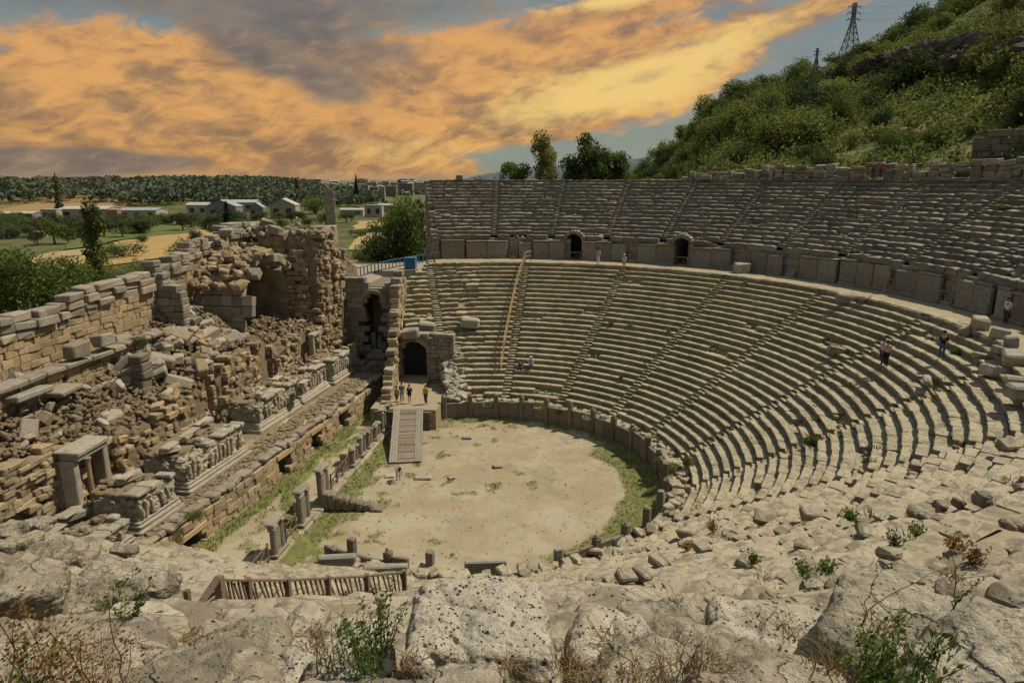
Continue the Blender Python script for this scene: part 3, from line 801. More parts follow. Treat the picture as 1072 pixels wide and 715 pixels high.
mb.build('masonry',M['grey'],tw)
# pilaster strips beside the tower
mb=MB()
for y,x in((65.3,-24.55),(62.9,-25.0)): block(mb,(x,y,7.6),(.5,.45,6.4),None,.05,.03)
mb.build('pilaster',M['ochre'],tw)
# vault shell: barrel axis along x, opening toward +x
mb=MB();yc=57.3;hw=4.1;zs=9.7
sec=[(-hw,7.6)]+[(-math.cos(math.pi*i/16)*hw,zs+math.sin(math.pi*i/16)*hw) for i in range(17)]+[(hw,7.6)]
for i in range(1,17):
    t=math.pi*(i+.5)/16 if i<16 else math.pi
for i in range(16):
    t=math.pi*(i+.5)/16
    for k in range(6):
        if k==4 and random.random()<.3: continue
        x=-32.5+k*.92
        if k==5 and random.random()<.7: continue
        block(mb,(x,yc-math.cos(t)*(hw+.35),zs+math.sin(t)*(hw+.35)),(.9,.88,.62),rotm(-t+math.pi/2,0,0),.03,.03)
for sd in(-1,1):
    for z in(7.8,8.4,9.0,9.6,10.15):
        for k in range(5): block(mb,(-32.5+k*.92,yc+sd*(hw+.35),z),(.9,.6,.58),None,.03,.03)
mb.build('vault',M['grey'],tw)
mb=MB()
for _ in range(170):
    y=random.uniform(52.0,62.0);x=random.uniform(-33,-27.8);s=random.uniform(.3,.8)
    zz=zs+math.sqrt(max(0,(hw+.7)**2-(y-yc)**2))
    block(mb,(x,y,max(zz,12.2)+.1+random.random()*.3),(s*1.3,s,s*.7),rotm(random.gauss(0,.3),random.gauss(0,.3),random.random()*3),.08,.08)
mb.build('vault_rubble',M['ochre'],tw)
mb=MB()
wall(mb,(-32.4,53.2),(-32.4,61.4),7.6,lambda s:13.6,.4,.5,.9,.02,hole=lambda s,z:abs(s-5.0)<1.5 and z<9.9+math.sqrt(max(0,1.5**2-(s-5)**2))*.9)
mb.build('vault_back_wall',M['grey'],tw)
mb=MB()
for i in range(9):
    t=math.pi*(i+.5)/9;block(mb,(-32.1,58.2-math.cos(t)*1.7,9.9+math.sin(t)*1.6),(.5,.5,.45),rotm(-t+math.pi/2,0,0),.03,.02)
mb.build('inner_arch',M['ochre'],tw)
# pale slab ledge left of vault
m=MB();a=Vector((-31.6,44.6,14.0));b=Vector((-30.6,51.6,14.6))
a=Xp(232,281,-31.8);b=Xp(305,262,-29.6)
for i in range(3):
    p=a.lerp(b,i/3);q=a.lerp(b,(i+.96)/3);bar(m,p,q,1.1,.5)
m.build('cornice_slab',M['fallen'],tw)
for px,py,w,hh in [(290,252,1.5,1.5),(283,243,1.0,.7),(346,246,1.2,1.9),(336,240,1.6,.6),(237,243,1.0,.6)]:
    p=Xp(px,py,-31.5 if px<300 else -25.8);m=MB();block(m,(p.x,p.y,p.z),(w,w*.9,hh),rotm(0,0,random.gauss(0,.2)),.07,.06);m.build('crest_block',M['grey'],tw)
# arch wall closing the stage, faces the camera side
aw=empty('arched_end_wall');tag(aw,'grey end wall with a tall dark arched doorway between the tower ruin and the seats','wall')
AY=66.6
ax=(ray(394,350));t=AY/ax[1];AXC=ax[0]*t
def ah(s,z):
    x=-24.6+s;return abs(x-AXC)<1.05 and z<8.5+math.sqrt(max(0,1.05**2-(x-AXC)**2))
mb=MB();wall(mb,(-24.6,AY),(-18.0,AY),0,lambda s:11.0 if s<2.6 else (10.1 if s<4.6 else 10.6+.4*(s-4.6)),.9,.5,.95,.03,hole=ah)
mb.build('masonry',M['grey'],aw)
mb=MB()
for i in range(11):
    t=math.pi*(i+.5)/11;block(mb,(AXC-math.cos(t)*1.28,AY-.1,8.5+math.sin(t)*1.28),(.42,1.1,.42),rotm(0,t-math.pi/2,0),.03,.02)
mb.build('arch_ring',M['wallslab'],aw)
mb=MB()
v=[(AXC+sx*1.3,AY+dy,z) for dy in(.4,7) for sx,z in((-1,2),(1,2),(1,10.2),(-1,10.2))]
mb.add(v,[[0,4,7,3],[1,2,6,5],[3,7,6,2],[4,5,6,7],[0,1,5,4]],.2);mb.build('passage',M['podium'],aw)
for i,(dx,dy,d) in enumerate([(-.6,.9,(.5,.4,2.6)),(.0,1.1,(.45,.4,2.2)),(.55,.8,(.5,.4,1.6)),(-.2,.2,(1.6,.8,.9)),(.1,-.5,(2.0,1.0,.6))]):
    m=MB();block(m,(AXC+dx,AY+dy,2.6+d[2]/2),d,rotm(random.gauss(0,.05),random.gauss(0,.05),random.gauss(0,.1)),.06,.05)
    tag(m.build('stone_slab',M['fallen']),'broken grey slab stored in the tall arched doorway','stone slab','slabs piled in the arched doorway')
# wall below arch (dark, faces camera side) and floor
mb=MB();wall(mb,(-22.3,61.6),(-18.9,61.9),0,lambda s:3.4+.2*ns(s,4),.8,.45,.8,.05)
tag(mb.build('retaining_wall',M['podium']),'short dark rough retaining wall below the tall arched doorway','wall')
# wall left of the gated passage: stepped pier
pr=empty('passage_side_wall');tag(pr,'tall stepped stone pier wall on the left of the gated passage','wall')
mb=MB();wall(mb,(-16.95,54.4),(-18.35,65.8),0,lambda s:interp(s,[0,1.5,3,5,7,8.5,11.5],[2.0,2.6,3.8,5.6,8.0,10.6,11.6])+.3*ns(s,9),.8,.42,.7,.06,ch=.03);mb.build('masonry',M['ochre'],pr)
mb=MB()
for s,z in [(1.5,2.7),(3,4.0),(4.6,5.4),(6,6.9),(7.2,8.5),(8.6,10.8),(9.8,11.3),(11,11.9)]:
    p=Vector((-16.95,54.4)).lerp(Vector((-18.35,65.8)),s/11.5);block(mb,(p.x,p.y,z),(.9,1.1,.5),rotm(0,0,.05),.06,.05)
mb.build('cap_block',M['grey'],pr)
# gated passage under the seats
gp=empty('gated_passage');tag(gp,'arched passage closed by a tall dark two leaf metal gate under the seats','gateway')
dd=ray(435,375);GY=61.8;GX=dd[0]*GY/dd[1]
mb=MB();GW=1.25
def gh(s,z): 
    x=GX-2.4+s;return abs(x-GX)<GW+.25 and z<5.1+math.sqrt(max(0,GW**2-(x-GX)**2))*.6
wall(mb,(GX-2.4,GY),(GX+4.0,GY-.4),1.2,lambda s:6.5+.2*ns(s,1),.8,.40,.6,.03,hole=gh);mb.build('masonry',M['grey'],gp)
mb=MB();block(mb,(GX,GY+.1,6.45),(2*GW+1.4,.9,.35),None,.05,.04);mb.build('lintel',M['grey'],gp)
mb=MB()
for i in range(11):
    t=math.pi*(i+.5)/11;block(mb,(GX-math.cos(t)*(GW+.2),GY-.12,4.75+math.sin(t)*(GW+.05)),(.42,1.0,.44),rotm(0,t-math.pi/2,0),.03,.02)
for sx in(-1,1):
    for k in range(6): block(mb,(GX+sx*(GW+.25),GY-.12,1.95+k*.5),(.5,1.0,.48),None,.03,.02)
mb.build('arch_ring',M['grey'],gp)
for sd in(-1,1):
    mb=MB();x0=GX+sd*.02;x1=GX+sd*(GW+.05)
    block(mb,((x0+x1)/2,GY+.3,3.9),(abs(x1-x0),.05,4.2),None,.003,0)
    n=7
    for i in range(n): block(mb,(x0+(x1-x0)*(i+.5)/n,GY+.26,3.9),(.03,.03,4.2),None,.003,0)
    for z in(1.9,3.4,5.0): block(mb,((x0+x1)/2,GY+.25,z),(abs(x1-x0),.04,.08),None,.003,0)
    mb.build('gate_leaf',M['dark'],gp)
# floor of the passage
PF=[(-17.9,53.2),(-12.2,53.4),(-12.0,56.4),(-13.0,64.4),(-18.5,64.4)]
def prism(mb,poly,z0,z1,tone=None):
    n=len(poly);v=[(x,y,z0) for x,y in poly]+[(x,y,z1) for x,y in poly]
    mb.add(v,[list(range(n,2*n))]+[[i,(i+1)%n,n+(i+1)%n,n+i] for i in range(n)],tone)
mb=MB();prism(mb,PF,0,1.78,.5);v=[(GX-1.5,56,1.79),(GX+1.5,56,1.79),(GX+1.5,GY+.4,2.25),(GX-1.5,GY+.4,2.25)];mb.add(v,[[0,1,2,3]],.8);tag(mb.build('passage_floor',M['path']),kind='structure')
mb=MB();wall(mb,(-17.6,53.3),(-12.6,53.45),0,lambda s:1.8 if abs(s-3.3)>1.5 else 1.7,.5,.42,.8,.03)
tag(mb.build('threshold_wall',M['podium']),'low dark wall under the head of the wooden ramp','wall')
# collapsed seats beside passage
mb=MB()
for _ in range(150):
    a=random.uniform(101.5,107.5);r=random.uniform(13.6,21.5);x,y,_z=pol(r,a+2);s=random.uniform(.25,.7)
    z=1.6+max(0,r-14.2)*.5*(1 if a<107 else .8)
    block(mb,(x,y,z+random.random()*.3),(s*1.3,s,s*.75),rotm(random.gauss(0,.3),random.gauss(0,.3),random.random()*3),.06,.06)
tag(mb.build('rubble_pile',M['fallen']),'heap of collapsed seat rubble to the right of the gated passage','rubble',kind='stuff')
# wooden ramp
rp=empty('wooden_ramp');tag(rp,'long timber plank ramp running from the gated passage down to the orchestra floor','ramp')
a=Vector((-13.0,46.2,.08));b=Vector((-14.55,53.3,1.84));dv=(b-a);L=dv.length;t=dv/L;sd=t.cross(Vector((0,0,1))).normalized();up=sd.cross(t)
Mx=Matrix((t,sd,up)).transposed();n=42;mb=MB()
for i in range(n):
    block(mb,a+dv*((i+.5)/n)+up*.02,(L/n-.012,1.30,.045),Mx,.004,.0)
    if i%5==2: block(mb,a+dv*((i+.5)/n)+up*.06,(.05,1.3,.04),Mx,.004,.0)
mb.build('deck',M['plank'],rp)
for s in(-1,1):
    mb=MB()
    for k in range(3): block(mb,a+dv*.5+sd*s*(.76+k*.2)+up*.05,(L,.185,.05),Mx,.004,0)
    mb.build('side_board',M['plank_side'],rp)
    mb=MB();block(mb,a+dv*.5+sd*s*1.1-up*.12,(L,.07,.26),Mx,.004,0)
    for f in(.45,.7,.95):
        p=a+dv*f+sd*s*1.0;bar(mb,(p.x,p.y,.15),(p.x,p.y,max(.2,p.z-.1)),.12)
    mb.build('beam',M['wood'],rp)
# ------------------------------------------------------------ carved pedestals on the stage
def pedestal(i,y0,y1,x1,x0,h,label,g=None):
    """y0..y1 along the front, x1 front plane, x0 back"""
    r=empty('carved_pedestal',((x0+x1)/2,(y0+y1)/2,2.6),SRZ-math.pi/2);tag(r,label,'pedestal')
    W=y1-y0;D=abs(x1-x0)
    m=MB();block(m,(0,0,.12),(D+.7,W+.5,.28),None,.05,.03);block(m,(0,0,.38),(D+.4,W+.3,.24),None,.06,.03);block(m,(0,0,.58),(D+.2,W+.15,.16),None,.06,.03)
    m.build('plinth',M['marble'],r)
    m=MB();rockmesh(m,(0,0,.6+(h-.9)/2),(D,W,h-.7),None,46,9,.10,1.4,i*3.1+2,None,.15,3.1);
    # carved figures as shallow upright lumps along front and near end
    n=int(W/.42)
    for k in range(n):
        yy=-W/2+.25+(W-.5)*k/max(1,n-1)
        if random.random()<.2: continue
        z0=.75;hh=(h-1.1)*random.uniform(.65,.95)
        rockmesh(m,(D/2+.02,yy,z0+hh/2),(.30,.24,hh),rotm(random.gauss(0,.15),0,0),6,3,.05,4,k*2.3+i)
        rockmesh(m,(D/2+.05,yy+random.gauss(0,.05),z0+hh*1.02),(.22,.2,.24),None,5,2.4,.02,4,k)
    m.build('relief',M['marble'],r)
    m=MB();y=-W/2
    while y<W/2-.2:
        l=random.uniform(.6,1.3);l=min(l,W/2-y)
        if random.random()<.72: 
            block(m,(D/2-.35,y+l/2,h-.02),(1.0,l-.04,.24),rotm(0,random.gauss(0,.04),random.gauss(0,.04)),.05,.05)
        if random.random()<.35: block(m,(D/2-.6,y+l/2,h+.22),(.6,l*.7,.25),rotm(0,random.gauss(0,.08),random.gauss(0,.15)),.05,.05)
        y+=l
    m.build('cornice',M['marble'],r)
    m=MB();rockmesh(m,(-.45,0,h-.28),(D-.5,W-.2,.5),None,20,6,.12,1.3,i+5,None,.05,4)
    for _ in range(int(W*5)):
        s=random.uniform(.12,.4);block(m,(random.uniform(-D/2,D/2-.4),random.uniform(-W/2,W/2),h+.02+random.random()*.1),(s*1.4,s,s*.7),rotm(random.gauss(0,.3),0,random.random()*3),.05,.05)
    m.build('rubble_fill',M['rubble'],r)
    return r
pedestal(1,30.2,33.2,-23.0,-25.9,2.15,'nearest carved marble pedestal with a broken top, in front of the small columned doorway')
pedestal(2,35.0,41.0,-23.0,-26.1,2.3,'longest pale marble pedestal carved with figures, second along the stage floor')
pedestal(3,45.0,50.8,-23.5,-26.2,2.3,'carved marble pedestal with a flat top in the middle of the stage floor')
pedestal(4,51.7,56.2,-23.1,-25.5,2.3,'carved pedestal right before the upright door frame in the facade wall')
pedestal(5,57.4,61.6,-22.5,-25.2,2.2,'farthest big carved pedestal, with fluted stumps, just before the tall arched doorway')
pedestal(6,26.0,29.0,-22.9,-25.0,1.5,'low crumbled marble pedestal at the near end of the stage, half buried in rubble')
for y,z in((62.6,2.6),(63.8,2.6),(64.9,2.6)):
    m=MB();tube(m,[(-23.2,y,z),(-23.2,y,z+.25),(-23.2,y,z+.3),(-23.2,y,z+2.1)],[.42,.42,.3,.27],12);
    tag(m.build('column_stump',M['marble']),'short broken marble column stump left of the tall arched doorway','column stump','column stumps by the arched doorway')
# small columned doorway (aedicula)
ad=empty('columned_doorway',(-27.0,31.6,2.9),R(2));tag(ad,'small marble doorway frame with thin column and flat slab roof','doorway')
def loc(x,y,z): return (x,y,z)
m=MB();block(m,(0,0,3.95),(1.4,2.5,.24),rotm(0,.05,0),.05,.03);block(m,(0,0,3.65),(1.15,2.3,.32),rotm(0,.05,0),.05,.03);m.build('roof_slab',M['marble'],ad)
m=MB();block(m,(-.1,-1.05,1.7),(.9,.4,3.6),None,.04,.02);m.build('side_pier',M['fallen'],ad)
m=MB();block(m,(.1,1.1,1.7),(.8,.42,3.6),None,.04,.02);m.build('side_pier',M['marble'],ad)
m=MB();tube(m,[(.62,-.55,.1),(.62,-.55,.35),(.62,-.55,.4),(.62,-.55,3.2),(.62,-.55,3.5)],[.2,.2,.14,.125,.2],10);m.build('column',M['ochre'],ad)
m=MB();block(m,(-.75,0,1.7),(.3,2.4,3.5),None,.04,.02);m.build('back_wall',M['ochre'],ad)
m=MB();block(m,(0,0,-.15),(2.0,3.1,.5),None,.06,.04);block(m,(0,0,-.6),(2.4,3.5,.6),None,.06,.05);m.build('base',M['marble'],ad)
# moulding fragments lying around
FR='pale carved moulding fragment lying among the rubble of the stage'
for px,py,z,d in [(75,540,3.6,(1.6,.6,.5)),(98,552,3.2,(1.4,.6,.45)),(55,558,3.8,(1.1,.7,.4)),(36,558,3.9,(1.6,.5,.45)),(62,565,3.2,(1.5,.6,.4)),(118,508,4.0,(1.7,.6,.5)),(135,500,5.0,(1.3,.5,.4)),(178,470,5.2,(1.2,.5,.45)),(198,455,5.2,(1.7,.5,.3)),(212,443,5.2,(1.6,.4,.3)),(225,420,3.8,(1.8,.8,.9)),(247,428,3.9,(1.1,.8,.9)),(152,412,6.2,(1.5,1.1,.5)),(270,410,4.7,(1.3,.6,.4)),(290,398,4.9,(1.2,.5,.4)),(318,402,4.9,(1.1,.5,.4))]:
    p=Zp(px,py,z);m=MB();block(m,(0,0,0),(d[1],d[0],d[2]),rotm(random.gauss(0,.1),random.gauss(0,.1),random.gauss(0,.35)),.07,.05);block(m,(0,0,d[2]*.55),(d[1]*1.2,d[0]*1.02,d[2]*.25),rotm(0,0,0),.04,.04)
    tag(m.build('moulding_fragment',M['marble'],loc=p),FR,'fragment','carved fragments in the stage rubble')
# loose tumbled blocks over the rubble slope
n=0
for _ in range(260):
    y=random.uniform(27,64);x=random.uniform(-32.3,frx(y)-.1)
    if 39<y<52 or random.random()<.55:
        if 51<y<62 and x<-27.5: continue
        s=random.uniform(.45,1.0)*(1.25 if 40<y<50 else 1);s*=.8;d=(s*random.uniform(.9,1.9),s*random.uniform(.8,1.2),s*random.uniform(.5,.85))
        m=MB();block(m,(0,0,0),d,rotm(random.gauss(0,.35),random.gauss(0,.35),random.random()*3.1),.08,.07)
        tag(m.build('tumbled_block',random.choice([M['grey'],M['grey'],M['fallen'],M['ochre']]),loc=(x,y,rub(x,y)+d[2]*.25+.15)),'tumbled squared stone block on the collapsed slope of the stage ruin','stone block','blocks tumbled over the stage ruin');n+=1
# fine rubble
mb=MB()
for _ in range(6000):
    y=random.uniform(22,66);x=random.uniform(-32.8,frx(y)+1.4);s=random.uniform(.09,.33)**1.05
    if 52<y<62 and x<-30: continue
    xx=x;z=rub(x,y)
    if z<2.7 and random.random()<.6: continue
    block(mb,(x,y,z+.9*fbm(x*.35,y*.35,2)*ss(2.6,4.5,z)+random.uniform(-.1,.25)),(s*1.4,s,s*.8),rotm(random.gauss(0,.4),random.gauss(0,.4),random.random()*3),.04,.04)
tag(mb.build('rubble',M['core']),'broken stone rubble covering the slope of the stage ruin','rubble',kind='stuff')
# top of stage floor stones
mb=MB()
for _ in range(700):
    s=random.uniform(2,SL-1);d=random.uniform(.3,2.0)**1.0;q=random.uniform(.08,.3)
    p=sp(s,d,2.6);block(mb,p,(q*1.4,q,q*.6),rotm(random.gauss(0,.2),0,random.random()*3),.03,.03)
tag(mb.build('gravel',M['rubble']),'loose stones along the earthen stage floor','gravel',kind='stuff')
# near end of stage: arch hole and heap
for px,py,z,d in [(160,590,.6,(1.5,1.3,1.0)),(180,608,.4,(1.5,1.2,.9)),(195,600,.3,(1.0,.8,.6)),(140,585,1.2,(1.2,1.0,.8))]:
    p=Zp(px,py,z);m=MB();rockmesh(m,(0,0,0),d,rotm(0,.2,random.random()*3),14,5,.1,1.3,px)
    tag(m.build('boulder',M['fallen'],loc=p),'rounded boulder fallen at the near end of the stage front wall','boulder','boulders at the near end of the stage')
# ------------------------------------------------------------ carved piers on the balustrade line
kb=MB();a=Vector((-16.9,29.0,.1));b=Vector((-16.2,54.0,.1))
wallz=lambda s:.32
wall(kb,(-16.9,29),(-16.25,54),-.2,wallz,.75,.5,1.5,.02);tag(kb.build('kerb',M['seat']),'long pale stone kerb carrying the carved piers between the orchestra and the stage corridor','kerb')
def pier(y,h,w,label,g):
    x=prx(y)+.05;r=empty('carved_pier',(x,y,.3),-.02);tag(r,label,'pier',g)
    m=MB();block(m,(0,0,.12),(.7,w+.1,.25),None,.04,.03);m.build('base',M['pierstone'],r)
    m=MB();block(m,(-.05,0,h/2+.1),(.36,w*.55,h-.3),None,.03,.02)
    for s in(-1,1): tube(m,[(.08,s*w*.32,.2),(.08,s*w*.32,h-.25)],[.2,.17],12)
    m.build('double_shaft',M['pierstone'],r)
    m=MB()
    for s in(-1,1): block(m,(.06,s*w*.32,h-.12),(.5,w*.42,.28),rotm(random.gauss(0,.05),0,0),.08,.04)
    if h>1.8: block(m,(0,0,h+.12),(.6,w+.1,.2),rotm(random.gauss(0,.05),random.gauss(0,.03),0),.06,.04)
    m.build('capital',M['pierstone'],r);return r
pier(32.7,2.0,1.35,'nearest carved double shaft pier on the kerb, between two timber rails',None)
pier(36.2,2.15,1.4,'tall carved pier with a wide broken capital, second along the kerb',None)
pier(39.3,2.2,1.5,'massive carved pier at the head of the sloping broken wall on the kerb',None)
for y in(45.0,46.7,48.4,50.2,51.9,53.6): pier(y,random.uniform(1.3,2.0),random.uniform(.9,1.2),'small weathered pier in the far row of piers by the wooden ramp','small piers in the far row along the kerb')
for (ya,yb),l in zip([(29.2,31.7),(33.9,35.2),(40.8,44.0)],['timber rail closing the gap before the nearest carved pier','short timber rail between the first and second carved piers','timber rail in the wide gap before the far row of small piers']):
    r=empty('timber_rail',(prx((ya+yb)/2),(ya+yb)/2,.3));tag(r,l,'railing');L=yb-ya
    n=max(2,round(L/1.1)+1)
    for i in range(n): 
        m=MB();y=-L/2+L*i/(n-1);bar(m,(.02*(y),y,0),(.02*y,y,1.15),.10);m.build('post',M['wood'],r)
    for z in(.35,1.08):
        m=MB();bar(m,(-.02*L/2+.07,-L/2,z),(.02*L/2+.07,L/2,z),.07);m.build('rail',M['wood'],r)
    for i in range(n-1):
        y=-L/2+L*i/(n-1);y2=y+L/(n-1);m=MB();bar(m,(.03,y,.35),(.03,y2,1.08),.05);m.build('brace',M['wood'],r)
for y,z in((37.8,1.1),(45.8,1.0)):
    m=MB();block(m,(prx(y)-.9,y,z/2),(.5,1.0,z),None,.05,.04);tag(m.build('stone_block',M['ochre']),'squat brown block behind the kerb, near '+('the massive carved pier' if y<40 else 'the far row of small piers'),'stone block')
# sloping broken wall piece in orchestra
m=MB();p0=Zp(342,528,.3);p1=Zp(398,532,.1)
vs=[]
for i in range(9):
    t=i/8;p=p0.lerp(p1,t);hh=lerp(1.25,.2,t**1.1)+.08*ns(t*5,1)
    block(m,(p.x,p.y,hh/2),((p1-p0).length/8+.02,.75,hh),rotm(0,0,math.atan2(p1.y-p0.y,p1.x-p0.x)),.08,.05)
tag(m.build('broken_wall',M['podium']),'dark broken wall piece sloping down onto the sandy orchestra floor','broken wall')
# slabs lying on the orchestra
for px,py,d,rz,l in [(443,501,(1.3,.5,.16),.1,'flat rectangular slab lying on the sand below the wooden ramp'),(408,499,(.7,.5,.14),.2,'small slab beside the bending visitor'),(521,489,(.7,.5,.2),.4,'brown stone lying near the centre of the orchestra sand'),(489,459,(.8,.5,.18),0,'low stone on the sand right of the ramp head'),(473,501,(.5,.4,.15),.5,'small stone right of the flat rectangular slab')]:
    p=Zp(px,py,0);m=MB();block(m,(0,0,d[2]/2+.02),d,rotm(.05,0,rz),.06,.06);tag(m.build('stone_slab',M['fallen'],loc=p),l,'stone slab')
# panels of the orchestra wall at its near end
for x0,x1,y,hh,l in [(334,374,607,1.5,'upright dark panel with pale edge standing behind the brown timber fence'),(381,428,615,1.35,'long dark low panel behind the fence, next to the big pitted block'),(486,530,600,.8,'toppled dark post lying on the near edge of the orchestra'),(580,588,596,1.3,'small lone square post on the near edge of the orchestra')]:
    p=Zp(x0,y,.6);q=Zp(x1,y-2,.6);m=MB();c=(p+q)/2;block(m,(0,0,hh/2),((q-p).length,.35,hh),rotm(0,0,math.atan2(q.y-p.y,q.x-p.x)),.05,.04)
    tag(m.build('wall_panel',M['wallslab'],loc=(c.x,c.y,.5)),l,'wall panel')
for px,py,z,d,l in [(287,610,1.0,(2.6,.9,1.0),'long grey slab tipped over near the fence and the kerb end'),(258,618,1.2,(3.6,.8,1.1),'long low pale block behind the left end of the timber fence')]:
    p=Zp(px,py,z);m=MB();block(m,(0,0,0),d,rotm(.1,.1,.5),.07,.05);tag(m.build('stone_block',M['fallen'],loc=p),l,'stone block')
# ------------------------------------------------------------ landscape
RZ=[(-5,-.02),(2,-.01),(5,.0),(8,.048),(10.8,.098),(13.5,.112),(16,.122),(19.8,.150),(24,.183),(28,.222),(31,.240),(45,.28),(70,.28)]
def hillz(x,y):
    d=math.hypot(x,y);az=math.degrees(math.atan2(x,y))
    k=interp(az,[a for a,_ in RZ],[b for _,b in RZ]);dr=interp(az,[0,5,11,20,30,45],[420,370,300,255,225,200])
    d0=interp(az,[-5,8,15,20,25,31,45,70],[90,88,84,80,76,71,62,45])
    foot=20.3*ss(-3,13,az);z0=lerp(-1,foot,1) if az>-3 else -1
    if d<=dr:
        t=max(0,(d-d0)/(dr-d0));z=z0+(H+k*dr-z0)*(t**.95)
    else: z=(H+k*dr)*math.exp(-(d-dr)/260)
    if az<3: z=lerp(0,z,ss(-4,3,az))
    n=fbm(x*.018,y*.018,3,4)
    return z+n*9*ss(0,.5,(d-d0)/150)*ss(0,6,az)
def groundz(x,y):
    d=math.hypot(x,y);az=math.degrees(math.atan2(x,y));z=-1.0
    z+=13*ss(520,800,d)*ss(-14,-27,az)+4*fbm(x*.004,y*.004)*ss(300,700,d)*ss(-14,-27,az)
    return z+.5*fbm(x*.02,y*.02)
vs=[];fs=[]
AZ=np.linspace(-95,95,150);DD=[0,30,55,70,85,100,120,140,160,185,210,240,270,310,350,400,450,520,600,700,800,950,1200,1600,2200,3200,5000,9000,16000]
for d in DD:
    for a in AZ:
        x=d*math.sin(R(a));y=d*math.cos(R(a))-60*(d<1);vs.append((x,y,groundz(x,y) if d>60 else -1.2))
n=len(AZ)
for j in range(len(DD)-1):
    for i in range(n-1): fs.append([j*n+i,j*n+i+1,(j+1)*n+i+1,(j+1)*n+i])
mb=MB();mb.add(vs,fs,.5)
m,T,b=newmat('plain_ground');P=world_pos(T)
n1=T.noise(P,.012,4,.6);n2=T.noise(P,.05,5,.65,.5);n3=T.noise(P,.8,5,.7)
mp=T.n('ShaderNodeMapping');T.L.new(P,mp.inputs[0]);mp.inputs['Rotation'].default_value=(0,0,R(32));mp.inputs['Scale'].default_value=(1,.45,1)
v=T.n('ShaderNodeTexVoronoi');T.L.new(mp.outputs[0],v.inputs['Vector']);v.inputs['Scale'].default_value=.011
sc_=T.n('ShaderNodeSeparateColor');T.L.new(v.outputs['Color'],sc_.inputs[0])
c=T.mix(T.ramp(n2,.4,.6),(.075,.085,.030),(.13,.12,.045))
c=T.mix(T.ramp(sc_.outputs[0],.84,.87),c,(.30,.20,.085))
c=T.mix(T.m('MULTIPLY',T.ramp(n3,.45,.7),.4),c,(.06,.07,.03))
sq=T.n('ShaderNodeSeparateXYZ');T.L.new(P,sq.inputs[0]);c=T.mix(T.ramp(sq.outputs[1],500,1500),c,T.mix(T.ramp(T.noise(P,.004,5,.7),.4,.6),(.11,.12,.09),(.19,.17,.13)))  # ground paled with distance along y: aerial haze painted into the colour
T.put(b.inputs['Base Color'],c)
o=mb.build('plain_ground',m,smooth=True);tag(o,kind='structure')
def sheet(name,pts,z,c1,c2,sc=.3):
    mm=plain(name+'_surface',c1,c2,sc,.9,.3,bd=.2,toneamt=0)
    mb=MB();n=14
    # bilinear patch pts: 4 corners
    a,b_,c_,d_=[Vector((p[0],p[1],0)) for p in pts];v=[];f=[]
    for j in range(n+1):
        for i in range(n+1):
            s,t=i/n,j/n;p=a.lerp(b_,s).lerp(d_.lerp(c_,s),t)
            e=min(s,1-s,t,1-t);p.x+=6*ns(p.x*.05,p.y*.05)*(e<.01);p.y+=8*ns(p.x*.04,p.y*.05,4)*(e<.01)
            v.append((p.x,p.y,z+groundz(p.x,p.y)))
    for j in range(n):
        for i in range(n):
            q=j*(n+1)+i;f.append([q,q+1,q+n+2,q+n+1])
    mb.add(v,f,.5);return tag(mb.build(name,mm,smooth=True),kind='structure')
G=lambda px,py:Zp(px,py,-1)
sheet('wheat_field',[G(15,292),G(235,262),G(215,240),G(20,272)],.35,(.40,.27,.10),(.30,.21,.085),.12)
sheet('stubble_field',[G(370,262),G(480,262),G(470,232),G(375,232)],.35,(.38,.27,.12),(.32,.24,.11),.12)
sheet('green_field',[G(60,262),G(205,243),G(190,233),G(90,240)],.5,(.13,.14,.04),(.10,.12,.035),.1)
sheet('field_track',[G(0,288),G(110,262),G(108,258),G(0,281)],.55,(.36,.28,.16),(.30,.23,.13),.2)
# green hillside
vs=[];fs=[];A=np.linspace(-2,64,200);TT=np.concatenate([np.linspace(0,1,90),np.linspace(1.05,2.2,12)])
for a in A:
    dr=interp(a,[0,5,11,20,30,45],[420,370,300,255,225,200]);c=math.sin(R(a))*CX+math.cos(R(a))*CY
    d0=c+math.sqrt(max(0,c*c-(CX*CX+CY*CY)+46.9**2))
    for t in TT:
        d=d0+(dr-d0)*t;x=d*math.sin(R(a));y=d*math.cos(R(a));vs.append((x,y,hillz(x,y)-.3+.8*fbm(x*.12,y*.12)))
n=len(TT)
for i in range(len(A)-1):
    for j in range(n-1): fs.append([i*n+j,i*n+j+1,(i+1)*n+j+1,(i+1)*n+j][::-1])
mb=MB();mb.add(vs,fs,.5)
m,T,b=newmat('hillside_ground');P=world_pos(T)
n1=T.noise(P,.03,5,.65,.6);n2=T.noise(P,.15,5,.7);n3=T.noise(P,1.2,5,.75)
c=T.mix(T.ramp(n2,.4,.6),(.06,.08,.02),(.15,.155,.045));c=T.mix(T.m('MULTIPLY',T.ramp(n1,.5,.6),.75),c,(.28,.22,.12));c=T.mix(T.m('MULTIPLY',T.ramp(n3,.45,.7),.4),c,(.08,.09,.03))
T.put(b.inputs['Base Color'],c);bp=T.n('ShaderNodeBump');bp.inputs['Strength'].default_value=.8;bp.inputs['Distance'].default_value=.6;T.L.new(n3,bp.inputs['Height']);T.L.new(bp.outputs[0],b.inputs['Normal'])
tag(mb.build('hill',m,smooth=True),kind='structure')
